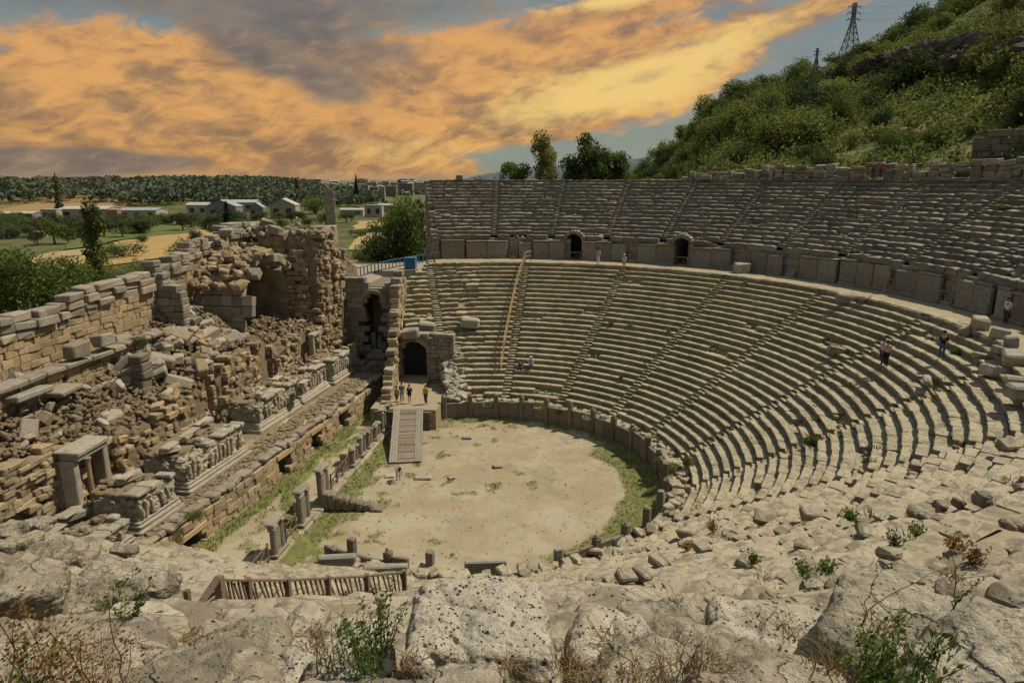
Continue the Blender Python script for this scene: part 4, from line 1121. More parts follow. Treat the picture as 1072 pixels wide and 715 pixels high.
# rock faces
M['cliff']=stone('hill_rock',(.24,.20,.15),(.12,.10,.075),(.27,.17,.10),lichen=.5,sc=.12,bump=1,toneamt=.3,bd=.8)
def HP(az,f):
    dr=interp(az,[0,5,11,20,30,45],[420,370,300,255,225,200]);d0=interp(az,[-5,8,15,20,25,31,45,70],[90,88,84,80,76,71,62,45]);d=d0+(dr-d0)*f
    x=d*math.sin(R(az));y=d*math.cos(R(az));return x,y,hillz(x,y)
for i,(az,f,w,h) in enumerate([(25.0,.34,15,3.6),(28.0,.30,13,4),(22.0,.40,12,3),(30.0,.26,10,4),(18.5,.45,9,3)]):
    x,y,z=HP(az,f);mb=MB();rockmesh(mb,(0,0,0),(w,8,h),rotm(-.5,0,-R(az)-.35),34,3,1.0,.2,i*4+1,None,.7,.7)
    tag(mb.build('rock_outcrop',M['cliff'],smooth=False,loc=(x,y,z+.2)),'bare brown rock outcrop showing through the scrub of the hillside','rock','rock outcrops on the green hillside')
# ------------------------------------------------------------ foliage
M['leafD2']=leafmat('dark_scrub_green',(.025,.042,.012),(.07,.10,.026),(.08,.10,.03))
def crown(mb,lobes,n,leaf,shell=.55,zs=1.0):
    tot=sum(l[3]*l[4] for l in lobes)
    for lb in lobes:
        cx,cy,cz,rx,rz=lb;k=int(n*(rx*rz)/tot)
        for _ in range(k):
            u=random.uniform(-1,1);a=random.uniform(0,6.283);s=math.sqrt(1-u*u);rr=shell+(1-shell)*random.random()**.6
            if random.random()<.25: rr*=random.random()
            w=1+.35*mn.noise(Vector((s*math.cos(a)*2+cx*3,s*math.sin(a)*2,u*2+cz)))
            p=Vector((cx+rx*rr*w*s*math.cos(a),cy+rx*rr*w*s*math.sin(a),cz+rz*rr*w*u))
            if mn.noise(p*(2.2/max(rx,.4)))<-.28: continue
            q=Vector((random.gauss(0,1),random.gauss(0,1),random.gauss(0,1))).normalized();r2=q.orthogonal().normalized();r3=q.cross(r2)
            l=leaf*random.uniform(.6,1.3)
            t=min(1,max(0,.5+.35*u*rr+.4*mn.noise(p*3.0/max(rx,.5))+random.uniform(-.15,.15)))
            r2=Vector((r2.x,r2.y,r2.z*zs));r3=Vector((r3.x,r3.y,r3.z*zs))
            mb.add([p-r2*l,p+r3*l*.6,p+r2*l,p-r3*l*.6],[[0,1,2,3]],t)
def proto_tree(kind):
    tr=MB();cr=MB();random.seed(hash(kind)%1000 if False else sum(map(ord,kind)))
    if kind.startswith('bush'):
        lb=[(0,0,.45,.6,.42)]+[(random.uniform(-.5,.5),random.uniform(-.5,.5),random.uniform(.25,.6),random.uniform(.25,.42),random.uniform(.22,.4)) for _ in range(7)]
        crown(cr,lb,3000,.036);tube(tr,[(0,0,-.2),(0.02,0,.3)],[.05,.03],5)
        for k in range(4): tube(tr,[(0,0,-.1),(random.uniform(-.3,.3),random.uniform(-.3,.3),.5)],[.03,.015],4)
    elif kind.startswith('big'):
        lb=[(0,0,.42,.50,.40)]+[(random.uniform(-.42,.42),random.uniform(-.42,.42),random.uniform(.14,.84),random.uniform(.15,.28),random.uniform(.10,.20)) for _ in range(20)]
        crown(cr,lb,9500,.021,.5);tube(tr,[(0,0,-.1),(0,0,.6)],[.03,.015],6)
    elif kind.startswith('high'):
        lb=[(random.uniform(-.28,.28),random.uniform(-.28,.28),random.uniform(.66,.94),random.uniform(.16,.26),random.uniform(.05,.08)) for _ in range(14)]+[(0,0,.8,.3,.12)]
        crown(cr,lb,8000,.026,.4,.4);tube(tr,[(0,0,-.05),(.01,0,.5),(0,.01,.85)],[.03,.022,.01],6)
        for l in lb: tube(tr,[(0,0,.5),(l[0],l[1],l[2])],[.014,.005],4)
    elif kind.startswith('round'):
        lb=[(0,0,.62,.36,.30)]+[(random.uniform(-.3,.3),random.uniform(-.3,.3),random.uniform(.38,.82),random.uniform(.14,.24),random.uniform(.12,.2)) for _ in range(10)]
        crown(cr,lb,2600,.028);tube(tr,[(0,0,-.05),(.01,0,.25),(0,.01,.6)],[.035,.028,.015],6)
        for k in range(6): tube(tr,[(0,0,.25+.03*k),(random.uniform(-.25,.25),random.uniform(-.25,.25),.6+.03*k)],[.015,.006],4)
    elif kind.startswith('poplar'):
        lb=[(.02*math.sin(i),.02*math.cos(i*2),.2+.085*i,.13*(1-abs(i-3.5)/7),.10) for i in range(9)]+[(random.uniform(-.1,.1),random.uniform(-.1,.1),random.uniform(.25,.9),.06,.07) for _ in range(6)]
        crown(cr,lb,2600,.020,.4);tube(tr,[(0,0,-.05),(0,0,.95)],[.02,.006],5)
    elif kind.startswith('cypress'):
        lb=[(0,0,.1+.09*i,.13*(1-i/11.5),.08) for i in range(11)];crown(cr,lb,1800,.022,.5);tube(tr,[(0,0,-.05),(0,0,.95)],[.02,.004],5)
    elif kind.startswith('airy'):
        lb=[(random.uniform(-.28,.28),random.uniform(-.28,.28),random.uniform(.3,.92),random.uniform(.14,.24),random.uniform(.10,.17)) for _ in range(17)]
        crown(cr,lb,4600,.028,.3);tube(tr,[(0,0,-.05),(.01,0,.35),(0,.01,.8)],[.03,.022,.01],6)
        for l in lb: tube(tr,[(0,0,.3),(l[0],l[1],l[2])],[.014,.005],4)
    return tr,cr
PROTO={}
def plant(kind,mat,name,loc,sx,sz,label,cat,group=None,rz=None,lean=0.0):
    key=(kind,mat)
    if key not in PROTO:
        st=random.getstate();tr,cr=proto_tree(kind);random.setstate(st)
        a=tr.build('trunk',M['bark']);b=cr.build('crown',M[mat]);PROTO[key]=(a.data,b.data);bpy.data.objects.remove(a);bpy.data.objects.remove(b)
    r=empty(name,loc,random.uniform(0,6.28) if rz is None else rz);r.scale=(sx,sx,sz);tag(r,label,cat,group)
    if lean: r.rotation_euler[0]=lean
    for nm,me in zip(('trunk','crown'),PROTO[key]):
        o=bpy.data.objects.new(nm,me);COL.objects.link(o);o.parent=r
    return r
def tree_px(kind,mat,px,pyb,hpx,wpx,z0,label,name='broadleaf_tree',group=None,lean=0.0,cat='tree'):
    p=Zp(px,pyb,z0);d=math.hypot(p.x,p.y);k=d/715
    wf={'big':1.25,'round':.95,'bush':1.45,'poplar':.30,'cypress':.26,'airy':.9}[kind.rstrip('0123456789')]
    return plant(kind,mat,name,p,wpx*k/wf,hpx*k,label,cat,group,lean=lean)
random.seed(21)
# hillside shrubs
nb=0
for i in range(288):
    az=random.uniform(2.5,33.5);f=random.random()**.8*1.03
    if az>20 and random.random()<.25: az=random.uniform(4,20)
    x,y,z=HP(az,f);s=random.uniform(1.8,5.6)*(1.25 if f>.8 or az<14 else 1)
    if f<.12: s*=.55
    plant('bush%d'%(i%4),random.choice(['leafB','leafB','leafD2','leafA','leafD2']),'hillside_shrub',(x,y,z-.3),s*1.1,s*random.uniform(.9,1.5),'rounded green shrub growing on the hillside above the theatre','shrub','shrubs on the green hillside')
mb=MB()
for i in range(5200):
    az=random.uniform(1,34.5);f=random.random()**.7;x,y,z=HP(az,f);s=random.uniform(.7,1.8)
    if ns(x*.05,y*.05,7)>.32: continue
    tn=.5+.5*ns(x*.06,y*.06)+random.uniform(-.2,.2)
    for k in range(36):
        q=Vector((random.gauss(0,1),random.gauss(0,1),random.gauss(0,1))).normalized();r2=q.orthogonal().normalized();r3=q.cross(r2)
        p=Vector((x,y,z))+Vector((random.gauss(0,.5)*s,random.gauss(0,.5)*s,abs(random.gauss(0,.5))*s));l=.24*random.uniform(.6,1.3)
        mb.add([p-r2*l,p+r3*l*.6,p+r2*l,p-r3*l*.6],[[0,1,2,3]],min(1,max(0,tn+random.uniform(-.25,.25))))
tag(mb.build('undergrowth',M['leafB']),'low green scrub carpeting the hillside behind the theatre','undergrowth',kind='stuff')
# skyline trees and cypresses
for i,(px,top,w,k,lab) in enumerate([(740,96,26,'round0','broad dark tree at the lower left end of the ridge'),(715,128,22,'round1','small round tree where the ridge starts to rise'),(848,78,20,'round2','rounded tree on the ridge left of the lattice mast'),(873,58,26,'round3','dense tree on the ridge right at the foot of the tall pylon'),(902,60,20,'round1','low tree on the ridge just right of the tall pylon'),(955,34,20,'round0','tree on the upper ridge between the pylon and the highest pines'),(985,8,24,'airy0','tall ragged pine on the upper ridge'),(1008,4,24,'airy1','second ragged pine near the top corner of the ridge'),(1035,-4,26,'round2','dark dense tree crown on the highest part of the ridge'),(690,150,22,'round3','bushy tree at the foot of the ridge behind the rim'),(830,92,18,'round0','small bushy tree on the ridge by the low building')]):
    az=math.degrees(math.atan2(*ray(px,top+8)[:2]));x,y,z=HP(az,.99);d=math.hypot(x,y);v=357.5-top;rr=ray(px,top);zt=H+rr[2]/math.hypot(rr[0],rr[1])*d;h=max(5,zt-z+1)
    plant(k,'leafB','ridge_tree',(x,y,z-1),w*d/715*.95+1,h,lab,'tree')
for i,(px,top) in enumerate([(776,87),(788,88),(797,78)]):
    az=math.degrees(math.atan2(*ray(px,top)[:2]));x,y,z=HP(az,.98);d=math.hypot(x,y);rr=ray(px,top);zt=H+rr[2]/math.hypot(rr[0],rr[1])*d
    plant('cypress0','leafD','cypress',(x,y,z-.5),9*(.6 if i==2 else 1),zt-z+.5,['pointed cypress on the ridge, first of three going uphill','pointed cypress on the ridge, middle of three','slimmest and tallest cypress of three on the ridge'][i],'tree')
M['leafH']=leafmat('yellowish_leaves',(.11,.12,.03),(.21,.20,.06),(.24,.2,.07))
# trees behind the far rim
for k,px,top,w,lab in [('high2',572,143,34,'yellowish loose tree rising behind the far rim'),('high4',621,139,38,'tall full green tree rising behind the far rim'),('high3',600,160,26,'low tree between the yellowish tree and the tall full tree behind the rim'),('high1',650,160,30,'dense dark tree right of the tall full tree behind the rim'),('high0',540,168,30,'low tree behind the rim near the lone dark block'),('bush1',510,176,26,'small tree top just showing above the far rim')]:
    rr=ray(px,top);hh=math.hypot(rr[0],rr[1]);d=125;x,y=rr[0]/hh*d,rr[1]/hh*d;zt=H+rr[2]/hh*d;z=max(0,min(hillz(x,y),12)) if px>600 else 3
    plant(k,'leafH' if k=='high2' else 'leafA','broadleaf_tree',(x,y,z),w*d/715*1.25,(zt-z)/.97,lab,'tree')
# near trees around the ruin
for a in [('big0','leafA',18,332,64,74,0,'big leafy tree at the far edge beyond the near end of the rear wall'),('big1','leafA',62,335,68,78,0,'big leafy tree between the leftmost tree and the leaning poplar'),('big2','leafA',98,326,50,56,0,'spreading bush tree beneath the leaning poplar'),('big2','leafB',130,318,46,44,0,'shrubby tree right behind the long rear wall, right of the poplar'),
    ('bush1','leafB',165,300,30,46,0,'low wide shrub behind the middle of the rear wall'),('bush3','leafB',196,283,34,36,0,'shrubby growth behind the stepped part of the rear wall'),('big3','leafD2',402,296,70,66,6,'round dark tree left of the blue fence'),('big0','leafA',428,294,102,72,6,'tall tree beside the end of the upper seats'),('big2','leafD2',440,292,92,46,6,'ragged tree squeezed against the end of the upper seats'),('bush2','leafA',378,292,40,22,4,'light green bush at the left end of the blue fence'),
    ('bush0','leafA',415,240,28,30,-1,'tree standing behind the tall one, towards the stubble field')]:
    tree_px(*a[:7],a[7])
tree_px('poplar0','leafB',106,318,96,24,0,'slim leaning dark poplar in front of the wheat field',name='poplar',lean=-.0)
tree_px('cypress0','leafD',241,262,44,20,-1,'small dark conifer just behind the ruin, beside the grey gabled house',name='conifer')
tree_px('cypress0','leafD',312,216,26,9,-1,'dark cypress left of the tall stone tower, far off in the plain',name='cypress')
tree_px('cypress0','leafD',374,214,28,9,-1,'dark cypress right of the tall stone tower, far off in the plain',name='cypress')
tree_px('cypress0','leafC',64,228,36,9,-1,'tall faint column shaped tree standing out above the white sheds',name='cypress')
random.seed(5)
FT='round green tree in the hedgerows of the plain beyond the ruin'
for i in range(96):
    if i<40: px=random.uniform(0,235);py=random.uniform(228,250)-.03*px*0
    elif i<62: px=random.uniform(150,345);py=random.uniform(226,262)-(px>230)*6
    elif i<80: px=random.uniform(300,445);py=random.uniform(212,234)
    else: px=random.uniform(-30,110);py=random.uniform(240,262)
    h=random.uniform(12,24)*(.6 if py<225 else 1);h=min(h,max(6,py-221-(px<230)*3))
    tree_px(random.choice(['round0','round1','round2','round4','bush1','bush3']),random.choice(['leafC','leafC','leafA']),px,py,h,h*random.uniform(1.0,1.5),-1,FT,name='hedgerow_tree',group='hedgerow trees of the plain')
for px,py,h,w,l in [(128,270,16,34,'lone dark bush island in the wheat field'),(150,254,8,14,'small bush at the top edge of the wheat field'),(377,248,9,18,'small round bush in the stubble field right of the stone tower'),(330,224,20,30,'bright green tree near the foot of the stone tower')]:
    tree_px('bush2','leafC' if px<160 else 'leafA',px,py,h,w,-1,l,name='bush',cat='bush')
# distant wood
mb=MB();random.seed(9)
for i in range(1500):
    az=random.uniform(-46,-17);d=random.uniform(560,980);x=d*math.sin(R(az));y=d*math.cos(R(az));z=groundz(x,y);h=random.uniform(7,13)*(1 if az<-22 else .7);w=h*.6
    if d<620 and ns(x*.01,y*.01)>0: continue
    c0=random.random()*.4+.3
    for k in range(34):
        u=random.uniform(-.3,1);a=random.uniform(0,6.28);s=math.sqrt(max(0,1-u*u));p=Vector((x+w*s*math.cos(a),y+w*s*math.sin(a),z+h*.45+h*.5*u))
        q=Vector((random.gauss(0,1),random.gauss(0,1),random.gauss(0,1))).normalized();r2=q.orthogonal().normalized();r3=q.cross(r2);l=random.uniform(1.2,2.4)
        mb.add([p-r2*l,p+r3*l*.7,p+r2*l,p-r3*l*.7],[[0,1,2,3]],min(1,c0+.3*u))
M['leafF']=leafmat('hazed_wood_green',(.06,.075,.045),(.115,.13,.075),(.12,.13,.08),.2)  # greens lightened to carry aerial haze in the leaf colour
tag(mb.build('distant_wood',M['leafF']),'dark pine wood covering the low hill on the horizon','wood',kind='stuff')
mb=MB()
for i in range(1300):
    az=random.uniform(-30,8);d=random.uniform(900,3800);x=d*math.sin(R(az));y=d*math.cos(R(az));z=-1;h=random.uniform(5,9);w=h*random.uniform(.7,1.6)
    for k in range(12):
        u=random.uniform(-.2,1);a=random.uniform(0,6.28);s=math.sqrt(max(0,1-u*u));p=Vector((x+w*s*math.cos(a),y+w*s*math.sin(a),z+h*.4+h*.5*u))
        q=Vector((random.gauss(0,1),random.gauss(0,1),random.gauss(0,1))).normalized();r2=q.orthogonal().normalized();r3=q.cross(r2);l=random.uniform(2,3.4)
        mb.add([p-r2*l,p+r3*l*.7,p+r2*l,p-r3*l*.7],[[0,1,2,3]],.5)
M['leafG']=leafmat('hazy_far_green',(.10,.115,.085),(.14,.15,.115),(.14,.15,.12),.1)  # haze of the far plain mixed into these greens
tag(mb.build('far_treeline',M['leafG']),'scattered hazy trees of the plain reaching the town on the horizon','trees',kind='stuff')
# far hills; the farther range has bluish aerial haze in its colour
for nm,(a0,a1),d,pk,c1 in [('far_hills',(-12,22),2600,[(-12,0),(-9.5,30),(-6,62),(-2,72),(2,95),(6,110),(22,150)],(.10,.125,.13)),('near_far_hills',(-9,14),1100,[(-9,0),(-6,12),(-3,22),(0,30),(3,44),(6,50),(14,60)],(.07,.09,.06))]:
    mb=MB();vs=[];fs=[];n=120
    for i in range(n+1):
        a=a0+(a1-a0)*i/n;z=interp(a,[p for p,_ in pk],[q for _,q in pk])*(1+.10*fbm(a*.8,d*.01))
        for k,(dd,zz) in enumerate([(0,-1),(d*.03,z*.5),(d*.07,z*.85),(d*.1,z),(d*.2,-1)]): 
            D=d+dd;vs.append((D*math.sin(R(a)),D*math.cos(R(a)),zz+(k in(1,2,3))*z*.12*ns(a*1.3,k*.7,2)))
    for i in range(n):
        for k in range(4): fs.append([i*5+k,(i+1)*5+k,(i+1)*5+k+1,i*5+k+1])
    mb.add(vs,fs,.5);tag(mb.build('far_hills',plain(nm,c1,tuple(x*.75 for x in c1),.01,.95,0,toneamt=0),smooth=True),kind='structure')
# ------------------------------------------------------------ buildings of the plain
for nm,c in dict(b_white=(.40,.365,.31),b_cream=(.38,.32,.235),b_grey=(.25,.22,.22),b_brown=(.24,.18,.14),r_red=(.30,.12,.08),r_grey=(.33,.33,.33),r_white=(.43,.40,.35),b_orange=(.45,.22,.13)).items():
    M[nm]=plain(nm,c,tuple(x*.85 for x in c),.6,.8,0,toneamt=.1)
M['window']=plain('dark_window_glass',(.04,.045,.05),(.06,.065,.07),2,.3,0)
def building(x0,x1,yt,yb,wm,rm,kind,label,group=None,dep=None,rz=0.0,fl=1,name='house'):
    p=Zp(x0,yb,-1);q=Zp(x1,yb,-1);c=(p+q)/2;w=(q-p).length;d=math.hypot(c.x,c.y);h=(yb-yt)*d/720*1.02;dep=dep or w*.6
    rz0=math.atan2(q.y-p.y,q.x-p.x)+rz
    r=empty(name,(c.x,c.y,-1.1),rz0);tag(r,label,'building',group)
    rh=h*.32 if kind=='gable' else (h*.2 if kind=='shed' else 0);wh=h-rh
    m=MB();block(m,(0,dep/2,wh/2),(w,dep,wh),None,.02,0);
    if rh: 
        if kind=='gable': m.add([(-w/2,0,wh),(w/2,0,wh),(0,0,h),(-w/2,dep,wh),(w/2,dep,wh),(0,dep,h)],[[0,1,2],[4,3,5]],.5)
        else: m.add([(-w/2,0,wh),(-w/2,dep,wh),(-w/2,dep/2,h),(w/2,0,wh),(w/2,dep,wh),(w/2,dep/2,h)],[[0,2,1],[3,4,5]],.5)
    m.build('wall',M[wm],r);m=MB();e=.3
    if kind=='gable':
        for s in(-1,1):
            m.add([(0,-e,h+.05),(s*(w/2+e),-e,wh-.1),(s*(w/2+e),dep+e,wh-.1),(0,dep+e,h+.05),(0,-e,h+.35),(s*(w/2+e),-e,wh+.2),(s*(w/2+e),dep+e,wh+.2),(0,dep+e,h+.35)],[[0,1,2,3],[4,7,6,5],[0,4,5,1],[1,5,6,2],[3,2,6,7]],.5)
    elif kind=='shed':
        for s in(-1,1):
            y0=dep/2;y1=dep/2+s*(dep/2+e);m.add([(-w/2-e,y0,h+.05),(w/2+e,y0,h+.05),(w/2+e,y1,wh),(-w/2-e,y1,wh),(-w/2-e,y0,h+.35),(w/2+e,y0,h+.35),(w/2+e,y1,wh+.3),(-w/2-e,y1,wh+.3)],[[0,1,2,3],[4,7,6,5],[2,6,7,3],[0,3,7,4],[1,5,6,2]],.5)
    else: block(m,(0,dep/2,h+.2),(w+.4,dep+.4,.45),None,.02,0)
    m.build('roof',M[rm],r)
    nw=max(2,int(w/(3.2 if fl>1 else 7)));nw=min(nw,7)
    for f in range(fl):
        for i in range(nw):
            m=MB();zz=wh*(f+.55)/fl;block(m,(-w/2+w*(i+.5)/nw,-.03,zz),(w/nw*.42,.12,wh/fl*.42),None,.01,0);m.build('window',M['window'],r)
    return r
for a in [(62,112,219,229,'b_white','r_white','shed','long white shed with a low pale roof left of the orange block'),(112,124,222,231,'b_orange','b_orange','flat','small bright orange block between two long sheds'),(124,164,220,229,'b_white','r_grey','shed','long shed with grey roof right of the small orange block'),
    (44,60,222,231,'b_cream','r_white','flat','small cream house at the left end of the white sheds'),(0,34,224,230,'b_grey','r_white','shed','low grey shed at the far left of the plain'),(34,46,244,249,'b_cream','r_red','shed','tiny hut with red roof among dark trees on the left'),(54,64,241,245,'b_cream','r_red','shed','small low hut with a red roof right of another one'),
    (196,218,214,226,'b_white','r_white','shed','pale shed directly left of the purple grey gabled house'),(217,248,212,230,'b_grey','r_grey','gable','purple grey gabled house behind the stepped rear wall'),(240,268,211,222,'b_white','r_white','shed','white roofed long shed behind the grey gabled house'),(262,276,214,228,'b_grey','r_grey','gable','grey gabled barn beside the small dark conifer'),
    (283,310,210,229,'b_cream','r_white','gable','cream gabled house with a pale roof left of the stone tower'),(270,288,203,210,'b_white','r_white','shed','white building behind the cream gabled house'),(356,380,219,226,'b_white','r_white','shed','white greenhouse shed right of the stone tower'),(382,400,216,228,'b_white','r_grey','flat','white flat roofed building with boxes on the roof'),(396,412,214,222,'b_white','r_white','shed','white low shed left of the tall tree'),
    (171,182,230,235,'b_white','r_white','shed','tiny white hut at the top edge of the wheat field')]:
    building(*a)
T_='pale town block on the horizon of the plain'
random.seed(13)
for x0,x1,yt,yb,wm,fl,l in [(379,386,195,208,'b_cream',4,'yellowish tower block at the left of the distant town'),(388,396,197,208,'b_brown',4,'brown mid rise block right of the yellowish tower block'),(397,403,198,209,'b_cream',4,'narrow cream block in the middle of the distant town'),(404,415,196,207,'b_brown',4,'wide brown apartment block behind the tall tree'),(418,432,193,205,'b_brown',4,'large brown apartment block nearest the upper seats'),(333,343,200,208,'b_white',3,'white three storey block left of the stone tower'),(434,446,192,204,'b_cream',4,'cream block touching the end of the upper seats')]:
    building(x0,x1,yt,yb,wm,'r_grey','flat',l,fl=fl,name='apartment_block')
for i in range(110):
    px=random.uniform(225,446);yb=random.uniform(191.0,206);w=random.uniform(4,9)
    building(px,px+w,yb-random.uniform(3,5),yb,random.choice(['b_white','b_cream','b_brown','b_white']),random.choice(['r_grey','r_red','r_white']),random.choice(['flat','shed']),T_,'pale town blocks on the horizon',fl=1,name='town_building')
# stone tower in the fields
tw2=empty('stone_tower');tag(tw2,'tall ruined rectangular stone tower standing in the plain behind the stage ruin','tower')
c=Zp(348,250,-1);mb=MB();rz=.35
cc=Vector((c.x,c.y));ex=Vector((math.cos(rz),math.sin(rz)));ey=Vector((-ex.y,ex.x))
W_,D_=3.0,3.2;hh=20.5
cn=[cc-ex*W_/2-ey*D_/2,cc+ex*W_/2-ey*D_/2,cc+ex*W_/2+ey*D_/2,cc-ex*W_/2+ey*D_/2]
for i in range(4):
    p,q=cn[i],cn[(i+1)%4];wall(mb,p,q,-1.2,lambda s:hh-1-(3.2*(s/3.0) if i==0 else (3.2 if i==1 else (3.2*(1-s/3) if i==2 else 0)))*(1 if i!=3 else 0)+.5*ns(s,i*3),.6,.75,1.1,.05,ch=.05)
mb.build('masonry',M['fallen'],tw2)
# field wall
mb=MB();p=Zp(366,246,-1);q=Zp(440,241,-1);wall(mb,p,q,-1,lambda s:1.2,.6,.7,3,.05);tag(mb.build('field_wall',M['podium']),'long dark field wall at the far side of the stubble field','wall')
# pylon and mast
def lattice(px,top,bot,w,label,name):
    rr=ray(px,(top+bot)/2);az=math.degrees(math.atan2(rr[0],rr[1]));x,y,z=HP(az,1.0);d=math.hypot(x,y)
    t=ray(px,top);zt=H+t[2]/math.hypot(t[0],t[1])*d;h=zt-z+1.5;W=w*d/715
    r=empty(name,(x,y,z-1.5),-R(az)+.45);tag(r,label,'pylon')
    m=MB();th=.16*d/250*1.3
    def hw(f): return W/2*(1-.86*min(1,f/.72)) if f<.72 else W/2*.14
    lev=[0,.14,.28,.41,.52,.61,.68,.74,.82,.9,1.0];mb2=MB()
    for sx,sy in((-1,-1),(1,-1),(1,1),(-1,1)):
        for a,b in zip(lev,lev[1:]): bar(m,(sx*hw(a),sy*hw(a),a*h),(sx*hw(b),sy*hw(b),b*h),th)
    m.build('leg_frame',M['steel'],r);m=mb2
    S=[(-1,-1),(1,-1),(1,1),(-1,1)]
    for k in range(4):
        s0,s1=S[k],S[(k+1)%4]
        for a,b in zip(lev,lev[1:]):
            bar(m,(s0[0]*hw(a),s0[1]*hw(a),a*h),(s1[0]*hw(b),s1[1]*hw(b),b*h),th*.55);bar(m,(s1[0]*hw(a),s1[1]*hw(a),a*h),(s0[0]*hw(b),s0[1]*hw(b),b*h),th*.55)
            bar(m,(s0[0]*hw(b),s0[1]*hw(b),b*h),(s1[0]*hw(b),s1[1]*hw(b),b*h),th*.6)
    m.build('bracing',M['steel'],r)
    for f in ((.74,.84,.94) if w>12 else (.8,.9)):
        m=MB();A=W*(.34 if w>12 else .4)
        for s in(-1,1):
            bar(m,(0,0,f*h),(s*A,0,f*h),th*.8);bar(m,(0,0,f*h+h*.045),(s*A,0,f*h),th*.6)
            tube(m,[(s*A,0,f*h),(s*A,0,f*h-h*.03)],th*.5,5)
        m.build('cross_arm',M['steel'],r)
    return r,h
M['steel']=plain('galvanised_steel',(.16,.17,.18),(.22,.23,.24),2,.5,0,.5)
pyl,ph=lattice(892,4,60,17,'tall steel lattice pylon on the ridge of the green hill','power_pylon')
lattice(855,51,70,7,'small thin lattice mast on the ridge left of the tall pylon','lattice_mast')
m=MB();bx_,by_,bz_=pyl.location
for i,(s,f) in enumerate([(-1,.74),(1,.84),(-1,.94),(1,.74)]):
    pts=[];n=14
    for k in range(n+1):
        t=k/n;pts.append((bx_+s*2+t*170,by_-t*30+s*1.0,bz_+ph*f+t*14-26*t*(1-t)))
    tube(m,pts,.05,3)
tag(m.build('power_cable',M['steel']),'thin power cables running from the pylon past the hilltop','cable')
# ridge hut and rim corner wall
az=math.degrees(math.atan2(*ray(808,188)[:2]));x,y,z=HP(az,.97);m=MB();wall(m,(x-4.5,y),(x+4.5,y-1),z-1,lambda s:z+3.2,3.0,.8,2,.03)
tag(m.build('stone_hut',M['ochre']),'low flat brown hut on the ridge right of the three cypresses','hut')
az=math.degrees(math.atan2(*ray(1058,188)[:2]));d=80;x,y=d*math.sin(R(az)),d*math.cos(R(az));m=MB();wall(m,(x-3.2,y+1.2),(x+6,y-2.5),20,lambda s:25.6-.6*(s<1),1.0,.6,1.3,.04)
tag(m.build('corner_wall',M['podium']),'dark high block wall fragment above the rim below the hill','wall')
# terrace path with blue fence
mb=MB();a,b,c,d=Zp(340,312,9.3),Zp(470,300,9.3),Zp(470,268,9.3),Zp(340,292,9.3)
PT=[(a.x,a.y),(-17.2,75.2),(c.x,c.y),(d.x,d.y)];PT=[(-30,70),(-19.2,69.5),(-16.8,76.4),(-19.6,86.5),(-20.5,96),(-40,98),(-44,84)]
prism(mb,PT,-1,9.3,.5);tag(mb.build('terrace_path',M['path']),kind='structure')
bf=empty('blue_fence');tag(bf,'low blue painted metal fence curving along the terrace path','fence')
pts=[Zp(px,py,9.3) for px,py in [(356,297),(370,292),(385,287.5),(400,283.5),(415,280),(430,277.5),(447,274)]]
for p,q in zip(pts,pts[1:]):
    n=4
    m=MB()
    for z in(.15,1.15): bar(m,p+Vector((0,0,z)),q+Vector((0,0,z)),.10)
    m.build('rail',M['blue'],bf)
    for k in range(n):
        e=p.lerp(q,k/n);m=MB();bar(m,e,e+Vector((0,0,1.2)),.12);m.build('post',M['blue'],bf)
m=MB();p=Zp(430,280,9.5);block(m,(p.x,p.y,9.3+.75),(1.5,1.0,1.4),None,.05,0);block(m,(p.x,p.y,9.3+1.5),(1.6,1.1,.12),None,.03,0);tag(m.build('waste_container',M['blue']),'blue waste container standing before the blue fence','container')
# ------------------------------------------------------------ sky and sun
SAZ,SEL=66.0,56.0
sun=bpy.data.lights.new('sun','SUN');sun.energy=4.3;sun.angle=R(.5);sun.color=(1,.915,.76);so=bpy.data.objects.new('sun',sun);COL.objects.link(so)
sdir=Vector((math.sin(R(SAZ))*math.cos(R(SEL)),math.cos(R(SAZ))*math.cos(R(SEL)),math.sin(R(SEL))));so.rotation_euler=sdir.to_track_quat('Z','Y').to_euler()
w=bpy.data.worlds.new('World');scene.world=w;w.use_nodes=True;T=NT(w.node_tree);bg=T.N['Background']
sky=T.n('ShaderNodeTexSky');sky.sky_type='NISHITA';sky.sun_disc=False;sky.sun_elevation=R(SEL);sky.sun_rotation=R(SAZ);sky.air_density=1.2;sky.dust_density=2.5
tc=T.n('ShaderNodeTexCoord').outputs['Generated'];sx=T.n('ShaderNodeSeparateXYZ');T.L.new(tc,sx.inputs[0]);X,Y,Z=sx.outputs
az=T.m('MULTIPLY',T.m('ARCTAN2',X,Y),57.2958);el=T.m('MULTIPLY',T.m('ARCSINE',Z),57.2958)
# cloud-space coordinates: azimuth and elevation, stretched along the horizon, bands tilted
def cv(a,b,tilt,off=0):
    u=T.m('MULTIPLY',az,a);v=T.m('MULTIPLY',T.m('ADD',el,T.m('MULTIPLY',az,tilt)),b);return T.comb(u,v,off)
nA=T.noise(cv(.055,.17,.10,1.0),1.0,7,.56,1.0)
nB=T.noise(cv(.115,.27,-.14,4.0),1.0,9,.60,.5)
nC=T.noise(cv(.36,.85,-.18,8.0),1.0,8,.62,.5)
nD=T.noise(cv(.10,.26,.05,14.0),1.0,8,.60,.3)
def blob(a,e,sa,se,amp,tilt=0.0):
    da=T.m('DIVIDE',T.m('SUBTRACT',az,a),sa);de=T.m('DIVIDE',T.m('SUBTRACT',T.m('ADD',el,T.m('MULTIPLY',T.m('SUBTRACT',az,a),tilt)),e),se)
    q=T.m('ADD',T.m('MULTIPLY',da,da),T.m('MULTIPLY',de,de));return T.m('MULTIPLY',T.m('EXPONENT',T.m('MULTIPLY',q,-1.0)),amp)
